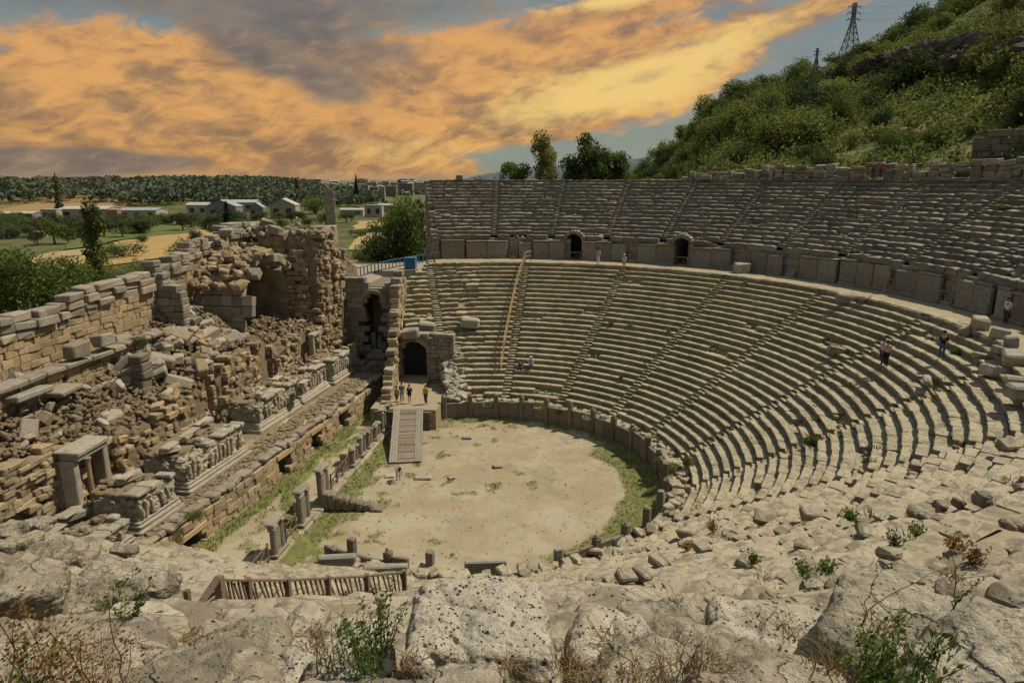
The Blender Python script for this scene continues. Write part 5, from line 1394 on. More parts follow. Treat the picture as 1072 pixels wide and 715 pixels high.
def tot(*b):
    s=b[0]
    for x in b[1:]: s=T.m('ADD',s,x)
    return s
# orange cover
O=tot(blob(-30,8.8,10,2.2,.6,.05),blob(-19,9.0,6,2.4,.5),blob(-37,7.0,9,2.0,.55),blob(-12,9.3,8,2.2,.75,-.1),blob(-3,10.8,7,1.6,.6,-.1),blob(-30,.8,14,1.0,.6),blob(-15,.9,8,1.2,.85),blob(-22,5.5,8,2,.5),blob(-36,4.5,14,3.6,.95),blob(-26,2.6,14,2.2,.55),blob(-16,3.6,12,2.4,.75),blob(-25,7.6,4.0,1.3,.55,.35),blob(-10,6.6,12,1.9,.85,-.08),blob(-13,9.2,4,1.4,.5,.3),blob(2,9.6,12,1.8,.60,-.22),blob(3,6.4,11,2.1,.72,-.12),blob(12,10.2,9,2.0,.55,-.3),blob(-5,4.2,8,1.6,.5),blob(4,13.2,9,1.0,.9,-.1))
O=T.m('SUBTRACT',O,blob(-2,1.8,7,1.3,.9))
Of=T.ramp(T.m('ADD',O,T.m('ADD',T.m('MULTIPLY',T.m('SUBTRACT',nB,.5),2.1),T.m('MULTIPLY',T.m('SUBTRACT',nC,.5),1.0))),.20,.72)
# yellow heat inside the orange
Yw=tot(blob(-14,1.0,8,1.0,.35),blob(2,13.4,7,.9,1.0,-.1),blob(2,6.8,10,2.2,.85),blob(9,10.0,8,1.6,.5,-.3),blob(-14,2.6,10,1.4,.45),blob(-6,5,7,1.4,.35),blob(11,9.5,7,1.6,.4,-.3))
Yf=T.ramp(T.m('ADD',Yw,T.m('ADD',T.m('MULTIPLY',T.m('SUBTRACT',nC,.5),.8),T.m('MULTIPLY',T.m('SUBTRACT',nB,.5),.5))),.25,.95)
# grey cloud
Gy=tot(blob(-31,13.2,18,2.0,.8,.10),blob(-25,9.0,6,2.0,.42,.25),blob(-19,6.8,4,1.6,.35,.2),blob(-36,1.0,12,.9,.6),blob(-24,3.1,8,.7,.35),blob(-13,12.9,11,1.3,.5),blob(-2,11.9,6,.9,.35,-.2),blob(-43,6.0,3,5,.35),blob(-41,11.6,8,1.6,.45),blob(-20,10.2,7,2.0,.6,.2))
Gy=T.m('ADD',Gy,tot(blob(-20,6.6,4,1.6,.34,.3),blob(-38,1.4,9,1.1,.75),blob(-27,9.5,6,1.2,.35,.4),blob(6,8.2,6,1.0,.35,-.3)))
Gf=T.ramp(T.m('ADD',Gy,T.m('ADD',T.m('MULTIPLY',T.m('SUBTRACT',nB,.5),1.3),T.m('MULTIPLY',T.m('SUBTRACT',nC,.5),.7))),.25,.90)
clear=T.mix(T.ramp(el,0,14),(.27,.31,.25),(.20,.25,.27))
# pale thin veil over the clear side
clear=T.mix(T.m('MULTIPLY',T.ramp(nA,.40,.65),.5),clear,(.33,.33,.29))
hi=T.mix(T.ramp(nA,.35,.65),(.17,.24,.31),(.27,.30,.32));clear=T.mix(T.ramp(el,16,30),clear,hi)
orange=T.mix(T.ramp(T.m('ADD',T.m('MULTIPLY',nC,.45),T.m('MULTIPLY',nD,.75)),.46,.70),(.31,.18,.10),(.78,.39,.12))
c=T.mix(Of,clear,orange)
c=T.mix(T.m('MULTIPLY',Yf,Of),c,(.92,.62,.20))
grey=T.mix(T.ramp(T.m('ADD',T.m('MULTIPLY',nC,.5),T.m('MULTIPLY',nD,.5)),.36,.64),(.15,.13,.12),(.27,.205,.155))
c=T.mix(T.m('MULTIPLY',Gf,.92),c,grey)
# bright ragged rims between
c=T.mix(T.m('MULTIPLY',T.ramp(T.m('SUBTRACT',nC,T.m('MULTIPLY',nD,.3)),.40,.56),T.m('MULTIPLY',Of,.16)),c,(.78,.48,.21))
hz=T.m('SUBTRACT',1.0,T.ramp(el,-.3,1.2));c=T.mix(T.m('MULTIPLY',hz,.55),c,(.30,.26,.19))
c=T.mix(T.ramp(el,-.2,-.6),c,(.12,.11,.08))
mul=T.mix(1.0,c,(9.0,9.0,9.0),'MULTIPLY')
c2=T.mix(1.0,mul,T.mix(1.0,sky.outputs[0],(.05,.05,.05),'MULTIPLY'),'ADD')
T.put(bg.inputs['Color'],c2);bg.inputs['Strength'].default_value=.1
# ------------------------------------------------------------ foreground
random.seed(33)
def rock(px0,px1,pyt,pyb,dist,dep,label,mat='rock_sm',rz=0.0,rx=0.0,ry=0.0,p=6,amp=.05,n=52,name='boulder',seed=None,group=None,hk=1.0):
    """boulder: crest on the sight line pyt at its back edge, front at horizontal distance dist, bedded on the seats"""
    pm=(px0+px1)/2;t=ray(pm,pyt);ht=math.hypot(t[0],t[1])
    zt=H+t[2]/ht*(dist+dep*.93)-.02;az=math.atan2(t[0],t[1]);cx=math.sin(az)*(dist+dep/2);cy=math.cos(az)*(dist+dep/2)
    zb=min(surf(cx,cy)-.15,zt-.35)
    w=(px1-px0)/715*(dist+dep*.4)*math.sqrt(1+((pm-536)/715)**2)*1.03
    m=MB();rockmesh(m,(0,0,0),(w,dep,zt-zb),rotm(rx,ry,-az+rz),n,p,amp,1.9,seed if seed is not None else px0*.13,None,.026,5.5)
    o=m.build(name,M[mat],smooth=True,loc=(cx,cy,(zt+zb)/2));tag(o,label,'boulder' if name=='boulder' else 'stone block',group);return o
rock(414,588,597,696,2.75,.75,'big pitted squared block with black lichen, standing upright at the centre front',mat='rock_fg',p=9,amp=.03,n=84,name='pitted_block')
rock(262,560,694,790,1.75,.75,'smooth pale slab along the bottom edge below the big pitted block',p=6,amp=.05,n=64,ry=.02)
rock(98,276,676,760,2.1,1.0,'wide flat pale slab near the bottom edge, left of the smooth slab',p=6,amp=.05,n=60,rz=.1)
rock(-40,80,700,770,1.9,.8,'dark edged slab in the bottom left corner',p=5,amp=.05,n=44)
rock(700,905,650,770,1.9,1.0,'broad rounded boulder with a dark left side, bottom right of centre',p=4,amp=.06,n=70,rz=-.1,ry=-.06)
rock(990,1120,628,760,1.95,1.3,'tall grey boulder filling the bottom right corner',p=4,amp=.07,n=64,ry=.10)
rock(905,1090,612,650,3.3,1.0,'long flat pale ledge stone behind the tall corner boulder',p=5,amp=.06,n=60,ry=.03)
rock(592,690,630,672,3.0,.6,'pitted low stone directly right of the big pitted block',mat='rock_fg',p=6,amp=.05,n=48)
rock(700,780,640,690,2.9,.8,'small rounded stone wedged behind the broad rounded boulder',p=4,amp=.05,n=36)
rock(610,745,652,712,2.35,.5,'low flat stone in dry grass right of the big pitted block',p=4,amp=.05,n=36)
rock(745,880,626,650,3.6,.7,'lichen spotted long stone above the broad rounded boulder',mat='rock_fg',p=5,amp=.06,n=50)
rock(640,740,620,640,4.2,.6,'flat worn slab behind the low pitted stone',p=5,amp=.06,n=44)
rock(280,420,652,690,3.0,.8,'spotted flat slab between the timber fence and the smooth bottom slab',mat='rock_fg',p=5,amp=.05,n=48)
rock(150,300,652,676,3.4,.7,'long flat ledge stone left of the spotted slab',p=6,amp=.05,n=48)
rock(-20,150,662,690,3.4,1.2,'long weathered ledge stone behind the brown dry weeds',p=6,amp=.05,n=48)
rock(300,400,672,700,2.5,.5,'small grey stone half hidden by weeds beside the big pitted block',p=4,amp=.04,n=30)
# slabs at the near-left end of the seats
def slab(px,py,z,d,rot,label,mat='rock_sm',p=7,n=30,amp=.06,g=None,name='stone_slab'):
    q=Zp(px,py,z)
    q=onseat(px,py+(6 if name=='boulder' else 14)) or q;q=Vector((q.x,q.y,q.z+d[2]*.12));d=tuple(c*.78 for c in d)
    m=MB();rockmesh(m,(0,0,0),d,rotm(*rot),n,p,amp,1.1,px*.11,None,.03,5)
    return tag(m.build(name,M[mat],loc=q),label,'stone slab',g)
slab(62,568,11.3,(2.6,1.5,.5),(.22,.12,.3),'huge tilted flat slab at the near left end of the lower seats')
slab(20,604,11.2,(1.1,.8,.6),(.2,.1,.2),'rounded grey boulder under the huge tilted slab')
slab(10,622,11.6,(1.5,1.0,.8),(.1,.1,.6),'dark sided boulder at the left picture edge below the huge slab')
slab(66,622,11.6,(1.5,.8,.55),(.1,.15,-.3),'smaller low stone right of the dark sided boulder')
slab(130,598,10.0,(2.4,1.0,.7),(.1,.1,.2),'long stone continuing from the right end of the huge slab')
for k in range(16):
    px=[12,40,75,105,130,20,60,95,150,35,85,120,8,50,165,140][k];py=[560,552,590,612,580,575,610,625,610,628,560,600,600,585,622,632][k];q=onseat(px,py);s_=random.uniform(.35,.9)*(1 if py<600 else .55)
    if q: m=MB();rockmesh(m,(0,0,0),(s_*1.5,s_,s_*.55),rotm(random.gauss(0,.2),random.gauss(0,.2),random.random()*3),16,6,.06,1.5,k*3.1,None,.04,4);tag(m.build('broken_slab',M['rock_sm'],loc=(q.x,q.y,q.z+.12)),'broken slab lying among others at the near left end of the lower seats','stone slab','broken slabs at the near left end of the seats')
# boulders on the near right walkway
for px,py,z,d,l in [(963,534,12.6,(.95,.7,.4),'pale flat boulder at the edge of the near walkway'),(985,525,13.0,(.6,.5,.4),'small pale stone right of the pale flat boulder'),(1003,522,13.0,(.55,.45,.42),'grey angular stone left of the darkest boulder'),(1028,519,13.0,(.6,.5,.5),'darkest rounded boulder beside the orange dirt patch'),(1065,545,14.2,(1.0,.8,.4),'low pale stone right below the orange dirt patch')]:
    slab(px,py,z,d,(random.gauss(0,.2),random.gauss(0,.2),random.random()*3),l,mat='podium' if 'darkest' in l else 'rock_sm',p=4,n=18,amp=.08,name='boulder')
# dirt patch
q=Zp(1062,508,12.3);m=MB();vs=[];fs=[]
m2=MB();rockmesh(m2,(0,0,0),(4.0,2.6,.5),rotm(0,0,.4),26,3,.12,.9,3,None,.03,4)
M['orange_dirt']=stone('orange_dirt',(.36,.25,.13),(.27,.19,.10),(.38,.25,.12),lichen=.0,bump=.5,toneamt=0,warmamt=.3)
q=pol(32.6,-43,12.06);m2=MB();rockmesh(m2,(0,0,0),(2.7,6.5,.36),rotm(0,0,R(-43)),26,3,.10,.9,3,None,.03,4)
tag(m2.build('dirt_patch',M['orange_dirt'],smooth=True,loc=q),kind='structure')
# fallen blocks on lower seats, right
FB=[(1012,348,(1.2,.9,.8),'small rounded block left of the squared upright block at the walkway edge'),(1025,343,(1.1,.9,1.2),'squared upright block at the walkway edge near the white shirted visitor'),(1046,352,(1.3,.8,.9),'rounded block right of the squared upright block'),(1048,368,(2.2,.9,.6),'long block resting on others right of the standing visitor in black'),(1030,372,(1.6,.6,.4),'long thin slab right of the standing visitor in black'),(1062,378,(1.4,1.1,.9),'squared grey block in the pile at the right edge'),(1040,392,(1.7,1.1,.8),'sloping block at the left of the right edge pile'),(1062,398,(1.2,.8,.5),'white topped small block within the right edge pile'),(1068,415,(1.6,1.2,.9),'big angular block low in the right edge pile'),(1057,362,(.8,.8,1.0),'standing stub block at the top of the right edge pile'),
    (875,371,(1.9,.6,.6),'loose oblong block lying across the seats left of the pink shirted visitor'),(970,398,(1.9,.5,.5),'long tilted block lying across the seats right of the pink shirted visitor'),(885,317,(2.0,.8,.8),'oblong block jutting up at the walkway edge by the stairway head'),(905,310,(1.6,.9,.4),'flat block on the walkway right of the oblong block')]
for px,py,d,l in FB:
    d=tuple(c*.78 for c in d);q=onseat(px,py+3);m=MB();block(m,(0,0,0),d,rotm(random.gauss(0,.15),random.gauss(0,.15),random.uniform(-.5,1.2)),.08,.06)
    tag(m.build('fallen_block',M['fallen'],loc=(q.x,q.y,q.z+d[2]*.42)),l,'stone block')
for px,py,d,l in [(447,348,(1.7,1.2,1.2),'large cubic block sitting above the gated passage'),(492,343,(1.9,1.1,1.0),'dark large block fallen into a gap of the damaged seats'),(430,352,(1.6,1,.9),'squared block directly over the gate lintel'),(456,357,(1.1,.9,.7),'pale rounded block right of the cubic block over the passage')]:
    q=onseat(px,py) if px>440 else Zp(px,py,6.4);m=MB();block(m,(0,0,0),d,rotm(random.gauss(0,.1),random.gauss(0,.1),random.uniform(-.3,.3)),.12,.08)
    if px<400: q=Zp(px,py,9.0);bpy.data.objects.remove(m) if 0 else None
    tag(m.build('fallen_block',M['fallen'],loc=(q.x,q.y,q.z+d[2]*.35)),l,'stone block')
for px,py in [(655,607),(672,604),(1060,470),(735,575),(800,545),(720,560),(850,540),(690,590),(905,560),(930,585),(780,590),(840,575)]:
    q=onseat(px,py)
    if not q: continue
    k=math.hypot(q.x,q.y)/12;m=MB();block(m,(0,0,0),(.34*k+.08,.24*k+.06,.16*k+.04),rotm(random.gauss(0,.2),random.gauss(0,.2),random.random()*3),.05,.05)
    tag(m.build('loose_stone',M['seat'],loc=(q.x,q.y,q.z+.1)),'loose weathered stone lying on the eroded near seats','stone','loose stones on the eroded near seats')
# gravel and dry litter on near seats
mb=MB()
for _ in range(1100):
    d=random.uniform(1.5,11);a=R(random.uniform(-50,38));x,y=d*math.sin(a),d*math.cos(a);r=math.hypot(x-CX,y-CY)
    if r<34.8: continue
    s=random.uniform(.012,.06);z=surf(x,y)
    block(mb,(x,y,z+s*.2),(s*1.5,s,s*.7),rotm(0,0,random.random()*3),s*.2,s*.15)
tag(mb.build('gravel',M['seat_up']),'small chips of limestone scattered over the near seats','gravel',kind='stuff')
# ------------------------------------------------------------ timber fence by the near stairway
fe=empty('timber_fence');tag(fe,'brown timber fence with close slanting balusters above the near end of the orchestra','fence')
P0=Vector((-7.75,12.05));P1=Vector((-5.0,17.6));zb0,zt0=11.95,13.15
FP=[]
def fz(s): return lerp(12.05,10.95,s)
pts=[(lerp(P0.x,P1.x,i/6),lerp(P0.y,P1.y,i/6)) for i in range(7)]
a=Zp(233,640,12.0);pxs=[(233,640,605),(262,636,606),(303,632,606),(345,630,604),(385,627,602),(424,624,598)]
FA=[]
for i,(x,yb,yt) in enumerate(pxs):
    t=ray(x,yb);h=math.hypot(t[0],t[1]);dd=lerp(14.2,18.5,i/5);q=Vector((t[0]/h*dd,t[1]/h*dd,H+t[2]/h*dd));t2=ray(x,yt);h2=math.hypot(t2[0],t2[1]);zt=H+t2[2]/h2*dd;FA.append((q,zt))
for i,(q,zt) in enumerate(FA):
    m=MB();base=min(q.z,surf(q.x,q.y))-.1;bar(m,(q.x,q.y,base),(q.x,q.y,zt+.05),.13 if i else .17);m.build('post',M['wood'],fe)
for i in range(len(FA)-1):
    (a,za),(b,zb)=FA[i],FA[i+1]
    m=MB();bar(m,(a.x,a.y,za-.02),(b.x,b.y,zb-.02),.09,.05);m.build('top_rail',M['wood'],fe)
    m=MB();bar(m,(a.x,a.y,a.z+.12),(b.x,b.y,b.z+.12),.07,.05);m.build('lower_rail',M['wood'],fe)
    n=8
    for k in range(n):
        f=(k+.5)/n;p=a.lerp(b,f+random.gauss(0,.012));z1=lerp(za,zb,f)-abs(random.gauss(0,.04));p2=a.lerp(b,min(1,f+random.uniform(.03,.11)))
        m=MB();bar(m,(p2.x,p2.y,p.z+.1),(p.x-.03,p.y,z1-.02),.05,.04);m.build('baluster',M['wood'],fe)
q,zt=FA[0];m=MB();r=Zp(203,642,12.4);bar(m,(q.x,q.y,zt+.05),(r.x,r.y,r.z),.16,.05);m.build('slanting_board',M['wood'],fe)
m=MB();bar(m,(q.x-.7,q.y-.1,q.z-.3),(q.x-.7,q.y-.1,q.z+.55),.11);bar(m,(q.x-.75,q.y,q.z-.05),(q.x,q.y,q.z+.55),.07);m.build('side_post',M['wood'],fe)
# second short fence piece to the far corner
# ------------------------------------------------------------ handrail on far stairway
hr=empty('handrail');tag(hr,'long pale timber handrail climbing the stairway to the walkway','handrail')
hp=[(561,268,12.0),(548,283,None),(541,300,None),(537,320,None),(531,345,None),(525,372,None),(519,398,None)]
prev=None
for i in range(24):
    f=i/23;r=lerp(32.2,17.0,f);a=lerp(88.1,92.3,f);a=interp(r,[17,22,27,30,31.5,33],[91.3,90.6,89.9,89.2,88.4,87.2])
    x,y,_z=pol(r,a);z=surf(x,y);top=Vector((x,y,z+1.15))
    if i%2==0: m=MB();bar(m,(x,y,z-.1),top,.10);m.build('post',M['wood_lt'],hr)
    if prev:
        m=MB();bar(m,prev,top,.12);bar(m,prev-Vector((0,0,.5)),top-Vector((0,0,.5)),.08);m.build('rail',M['wood_lt'],hr)
    prev=top
# ------------------------------------------------------------ people
def cmat(n,c,r=.8): return plain(n,c,tuple(x*.8 for x in c),12,r,.1,toneamt=0)
M['skin']=cmat('skin',(.42,.26,.18),.6)
CL={'white':(.62,.60,.57),'pink':(.55,.36,.36),'black':(.018,.018,.02),'blue':(.07,.11,.19),'yellow':(.60,.36,.03),'tan':(.42,.27,.10),'grey':(.22,.23,.24),'dred':(.22,.07,.045),'orange':(.5,.22,.08),'dkgrey':(.07,.07,.08),'green':(.10,.15,.08)}
for k,c in CL.items(): M['c_'+k]=cmat('cloth_'+k,c)
M['hair']=cmat('dark_hair',(.035,.022,.015))
def skin(name,joints,edges,rad,mat,parent,sub=2):
    me=bpy.data.meshes.new(name);me.from_pydata(joints,edges,[]);me.materials.append(mat)
    o=bpy.data.objects.new(name,me);COL.objects.link(o);o.parent=parent
    md=o.modifiers.new('skin','SKIN');sv=me.skin_vertices
    if not sv: me.attributes
    for i,r in enumerate(rad): sv[0].data[i].radius=(r if hasattr(r,'__len__') else (r,r))
    sv[0].data[0].use_root=True
    md.use_smooth_shade=True
    s=o.modifiers.new('sub','SUBSURF');s.levels=sub;s.render_levels=sub
    return o
def person(loc,face,pose,shirt,pants,label,hat=None,short=False,k=1.0):
    """face = heading in degrees (0 = +y); built in metres, feet at loc"""
    r=empty('person',loc,-R(face));r.scale=(k,k,k);tag(r,label,'person')
    J={}
    if pose in('stand','walk'):
        st=.16 if pose=='walk' else .02
        J=dict(pel=(0,0,.93),wst=(0,0,1.08),che=(0,0,1.30),nck=(0,.01,1.47),hd0=(0,.02,1.55),hd1=(0,.03,1.66),
         hpL=(-.09,0,.90),knL=(-.10,st+.03,.49),anL=(-.10,st*.6,.09),toL=(-.11,st*.6+.15,.03),hpR=(.09,0,.90),knR=(.10,.02,.49),anR=(.10,-st,.09),toR=(.11,-st+.15,.03),
         shL=(-.18,0,1.40),elL=(-.23,-.03,1.13),wrL=(-.21,.09,.90),haL=(-.21,.12,.82),shR=(.18,0,1.40),elR=(.23,-.03,1.13),wrR=(.21,.09,.90),haR=(.21,.12,.82))
    elif pose=='sit':
        J=dict(pel=(0,0,.10),wst=(0,.01,.26),che=(0,.06,.48),nck=(0,.10,.64),hd0=(0,.12,.72),hd1=(0,.14,.83),
         hpL=(-.10,.03,.10),knL=(-.13,.46,.14),anL=(-.12,.50,-.28),toL=(-.12,.64,-.35),hpR=(.10,.03,.10),knR=(.13,.46,.14),anR=(.12,.50,-.28),toR=(.12,.64,-.35),
         shL=(-.18,.05,.58),elL=(-.24,.14,.34),wrL=(-.15,.34,.25),haL=(-.10,.40,.24),shR=(.18,.05,.58),elR=(.24,.14,.34),wrR=(.15,.34,.25),haR=(.10,.40,.24))
    else:
        J=dict(pel=(0,0,.88),wst=(0,.10,1.00),che=(0,.30,1.10),nck=(0,.46,1.12),hd0=(0,.52,1.10),hd1=(0,.62,1.08),
         hpL=(-.09,0,.86),knL=(-.11,.10,.48),anL=(-.11,-.02,.09),toL=(-.12,.13,.03),hpR=(.09,0,.86),knR=(.11,.10,.48),anR=(.11,-.02,.09),toR=(.12,.13,.03),
         shL=(-.17,.38,1.08),elL=(-.19,.42,.80),wrL=(-.14,.52,.56),haL=(-.12,.54,.47),shR=(.17,.38,1.08),elR=(.19,.42,.80),wrR=(.14,.52,.56),haR=(.12,.54,.47))
    rad=dict(pel=(.14,.10),wst=(.125,.09),che=(.15,.10),nck=(.055,.055),hd0=(.07,.08),hd1=(.085,.095),hpL=.085,knL=.055,anL=.04,toL=(.04,.025),hpR=.085,knR=.055,anR=.04,toR=(.04,.025),shL=.055,elL=.04,wrL=.028,haL=(.038,.02),shR=.055,elR=.04,wrR=.028,haR=(.038,.02))
    E=[('pel','wst'),('wst','che'),('che','nck'),('nck','hd0'),('hd0','hd1'),('pel','hpL'),('hpL','knL'),('knL','anL'),('anL','toL'),('pel','hpR'),('hpR','knR'),('knR','anR'),('anR','toR'),('che','shL'),('shL','elL'),('elL','wrL'),('wrL','haL'),('che','shR'),('shR','elR'),('elR','wrR'),('wrR','haR')]
    def mk(name,keys,es,grow,mat,ov={}):
        idx={q:i for i,q in enumerate(keys)};rr=[]
        for q in keys:
            v=ov.get(q,rad[q]);v=v if hasattr(v,'__len__') else (v,v);rr.append((v[0]+grow,v[1]+grow))
        return skin(name,[J[q] for q in keys],[(idx[a],idx[b]) for a,b in es if a in idx and b in idx],rr,mat,r)
    mk('body',list(J),E,0,M['skin'])
    mk('shirt',['wst','pel','che','shL','elL','shR','elR'],E,.018,M['c_'+shirt],dict(elL=.045,elR=.045))
    if short:
        for s in 'LR': J['kn'+s]=tuple(lerp(J['hp'+s][i],J['kn'+s][i],.75) for i in range(3))
    ks=['pel','hpL','knL','hpR','knR']+([] if short else ['anL','anR']);mk('shorts' if short else 'trousers',ks,E,.018,M['c_'+pants])
    hd=Vector(J['hd1']);m=MB();tube_=hd
    rockmesh(m,(hd.x,hd.y-.018,hd.z+.035),(.185,.20,.17),None,8,2.2,.0,1);m.build('hat' if hat else 'hair',M['c_'+hat] if hat else M['hair'],r,smooth=True)
    if hat: m=MB();tube(m,[(hd.x,hd.y,hd.z+.03),(hd.x,hd.y,hd.z+.045)],[.15,.15],14);m.build('hat_brim',M['c_'+hat],r)
    # face: nose, eyes, ears
    fd=Vector((0,1,0)) if pose!='bend' else Vector((0,.35,-.93));ud=Vector((0,0,1)) if pose!='bend' else Vector((0,.93,.35))
    m=MB();c=hd-ud*.02
    rockmesh(m,tuple(c+fd*.095),(.025,.03,.035),None,4,2.2,0,1)
    for s in(-1,1): rockmesh(m,tuple(c+Vector((s*.092,0,0))),(.02,.035,.055),None,4,2.2,0,1)
    m.build('nose_and_ears',M['skin'],r,smooth=True)
    m=MB()
    for s in(-1,1): rockmesh(m,tuple(c+fd*.088+Vector((s*.032,0,0))+ud*.018),(.022,.012,.012),None,4,2.2,0,1)
    m.build('eyes',M['c_black'],r)
    return r
def on(px,py,z): return Zp(px,py,z)
def stand_on(px,py):
    q=onseat(px,py);return (q.x,q.y,surf(q.x,q.y)+.01)
person(on(417,502,0.0),150,'bend','white','dkgrey','visitor in white shirt bending over on the sand left of the wooden ramp',short=True)
person(on(416,424,1.79),200,'walk','tan','blue','visitor in tan top at the left of the group on the ramp head',short=True)
person(on(421,420,1.79),170,'stand','green','grey','visitor in green top, second in the group on the ramp head')
person(on(429,422,1.79),190,'stand','black','black','visitor dressed in black, third in the group on the ramp head',short=True)
person(on(446,423,1.79),185,'walk','yellow','dkgrey','visitor in bright yellow shirt walking alone right of the ramp head')
q=onseat(545,386);person((q.x,q.y,q.z+.0),185,'sit','dkgrey','black','visitor in dark clothes sitting on the seats, left one of the pair')
q=onseat(556,385);person((q.x,q.y,q.z+.0),180,'sit','white','blue','visitor with white cap sitting on the seats, right one of the pair',hat='white')
person(stand_on(626,281),200,'stand','pink','white','visitor in pale pink top standing on the walkway edge before the slab wall')
person(stand_on(653,284),190,'stand','white','tan','visitor with white cap standing on the walkway edge by the stairway head',hat='white',short=True)
person(stand_on(922,387),240,'walk','white','dkgrey','visitor in white top walking down the seats, left one of two')
person(stand_on(926,390),220,'walk','pink','black','visitor in pink shirt walking down the seats right behind a white topped one',)
person(stand_on(985,376),225,'stand','black','blue','visitor in black shirt and jeans standing on the high seats')
person(stand_on(1052,340),250,'stand','white','dkgrey','visitor in white shirt leaning at the doorway of the walkway wall')
q=pol(45.2,38.5,21.1);person(q,225,'stand','dred','dkgrey','visitor in red standing on the rim below the green hillside')
q=pol(45.3,37.6,21.1);person(q,235,'stand','dred','dkgrey','visitor in dark red top right beside another on the rim')
# ------------------------------------------------------------ weeds
def leaf(mb,p,s,tone=None):
    q=Vector((random.gauss(0,1),random.gauss(0,1),random.gauss(0,1))).normalized();r2=q.orthogonal().normalized();r3=q.cross(r2)
    mb.add([p-r2*s,p-r3*s*.5+q*s*.15,p+r2*s,p+r3*s*.5+q*s*.15],[[0,1,2,3]],tone)
def stemplant(base,h,ns_,mat,leafs,ls,spread,curl=.3,name='dried_weed',label='',stemmat=None,group=None,cat='plant',clump=False):
    r=empty(name,base);tag(r,label,cat,group);st=MB();lv=MB()
    for i in range(ns_):
        a=random.uniform(0,6.28);hh=h*random.uniform(.55,1.1);dx,dy=math.cos(a)*spread*random.random(),math.sin(a)*spread*random.random();bx,by=random.gauss(0,.04),random.gauss(0,.04);pts=[];n=7
        for k in range(n+1):
            t=k/n;pts.append(Vector((bx+dx*t**1.5+.02*ns(t*5,i),by+dy*t**1.5+.02*ns(t*5,i,4),-.05+hh*t-curl*hh*.3*t*t)))
        tube(st,pts,[lerp(.0034,.0012,k/n)*(.6+h) for k in range(n+1)],4)
        for _ in range(leafs):
            t=random.uniform(.1,1)**.8;k=min(n-1,int(t*n));p=pts[k].lerp(pts[k+1],t*n-k)
            if clump:
                c=p+Vector((random.gauss(0,.015),random.gauss(0,.015),random.gauss(0,.015)))
                for _2 in range(6): leaf(lv,c+Vector((random.gauss(0,.02),random.gauss(0,.02),random.gauss(0,.02))),ls*random.uniform(.5,1.1))
            else: leaf(lv,p+Vector((random.gauss(0,ls),random.gauss(0,ls),random.gauss(0,ls*.6))),ls*random.uniform(.6,1.2))
    st.build('stem',M[stemmat or mat],r);lv.build('leaves',M[mat],r);return r
def gp(px,py,d):
    t=ray(px,py);h=math.hypot(t[0],t[1]);return Vector((t[0]/h*d,t[1]/h*d,H+t[2]/h*d))
stemplant(gp(48,722,2.3),.42,4,'dry',16,.009,.12,.2,'dried_weed','brown dried weed with drooping leaves at the left end of the bottom row',clump=True)
stemplant(gp(62,720,2.2),.30,6,'dry',16,.009,.15,.3,'dried_weed','dense low brown weed between two taller dried weeds on the left',clump=True)
stemplant(gp(88,715,2.3),.38,3,'dry',16,.009,.10,.2,'dried_weed','tall brown dried weed with curled top, left of the flat slab',clump=True)
stemplant(gp(100,720,2.2),.22,5,'dry',14,.008,.12,.3,'dried_weed','short brown weed at the edge of the flat pale slab',clump=True)
stemplant(gp(130,690,2.9),.32,1,'dry',10,.010,.06,.2,'dried_weed','single thin dried stem before the small green weed',clump=True)
stemplant(gp(30,722,2.2),.20,7,'leafY',10,.013,.15,.3,'green_weed','yellow green herb low in the bottom left corner')
stemplant(gp(135,648,4.6),.38,9,'leafA',16,.020,.28,.2,'green_weed','small fresh green weed on the ledge left of the timber fence')
stemplant(gp(125,632,7.0),.35,4,'leafY',12,.02,.15,.2,'green_weed','pale green sprig on the terrace behind the small green weed')
for i,(px,py,d,h,l) in enumerate([(385,692,2.7,.34,'leafy green climber against the left side of the big pitted block'),(400,690,2.75,.40,'taller ivy like stem hugging the corner of the big pitted block')]):
    stemplant(gp(px,py,d),h,12,'leafA',44,.011,.14,.1,'green_weed',l)
stemplant(gp(345,688,2.8),.25,22,'straw',2,.006,.18,.3,'dry_grass_tuft','pale dry grass tuft with thin straws beside the leafy climber')
stemplant(gp(375,700,2.5),.22,30,'leafY',4,.008,.16,.4,'dry_grass_tuft','yellow green grass tuft below the leafy climber')
stemplant(gp(930,722,1.9),.26,20,'leafA',48,.011,.16,.2,'green_weed','bushy dark green weed at the bottom between two boulders')
stemplant(gp(905,700,2.2),.32,7,'leafA',30,.010,.16,.1,'green_weed','upright leafy weed left of the bushy dark green weed')
stemplant(gp(850,712,1.95),.22,2,'dry',8,.010,.02,.0,'dried_weed','short straight brown stalk in front of the broad rounded boulder')
stemplant(gp(700,705,2.2),.34,3,'straw',0,.01,.12,.1,'dry_stalk','thin bare stalks rising left of the broad rounded boulder')
stemplant(gp(905,640,3.3),.45,2,'dry',8,.012,.35,.0,'dried_weed','long arching dry twig over the near seats')
stemplant(gp(990,640,3.2),.36,3,'leafA',8,.012,.2,.1,'green_weed','thin weed with few leaves on the flat ledge')
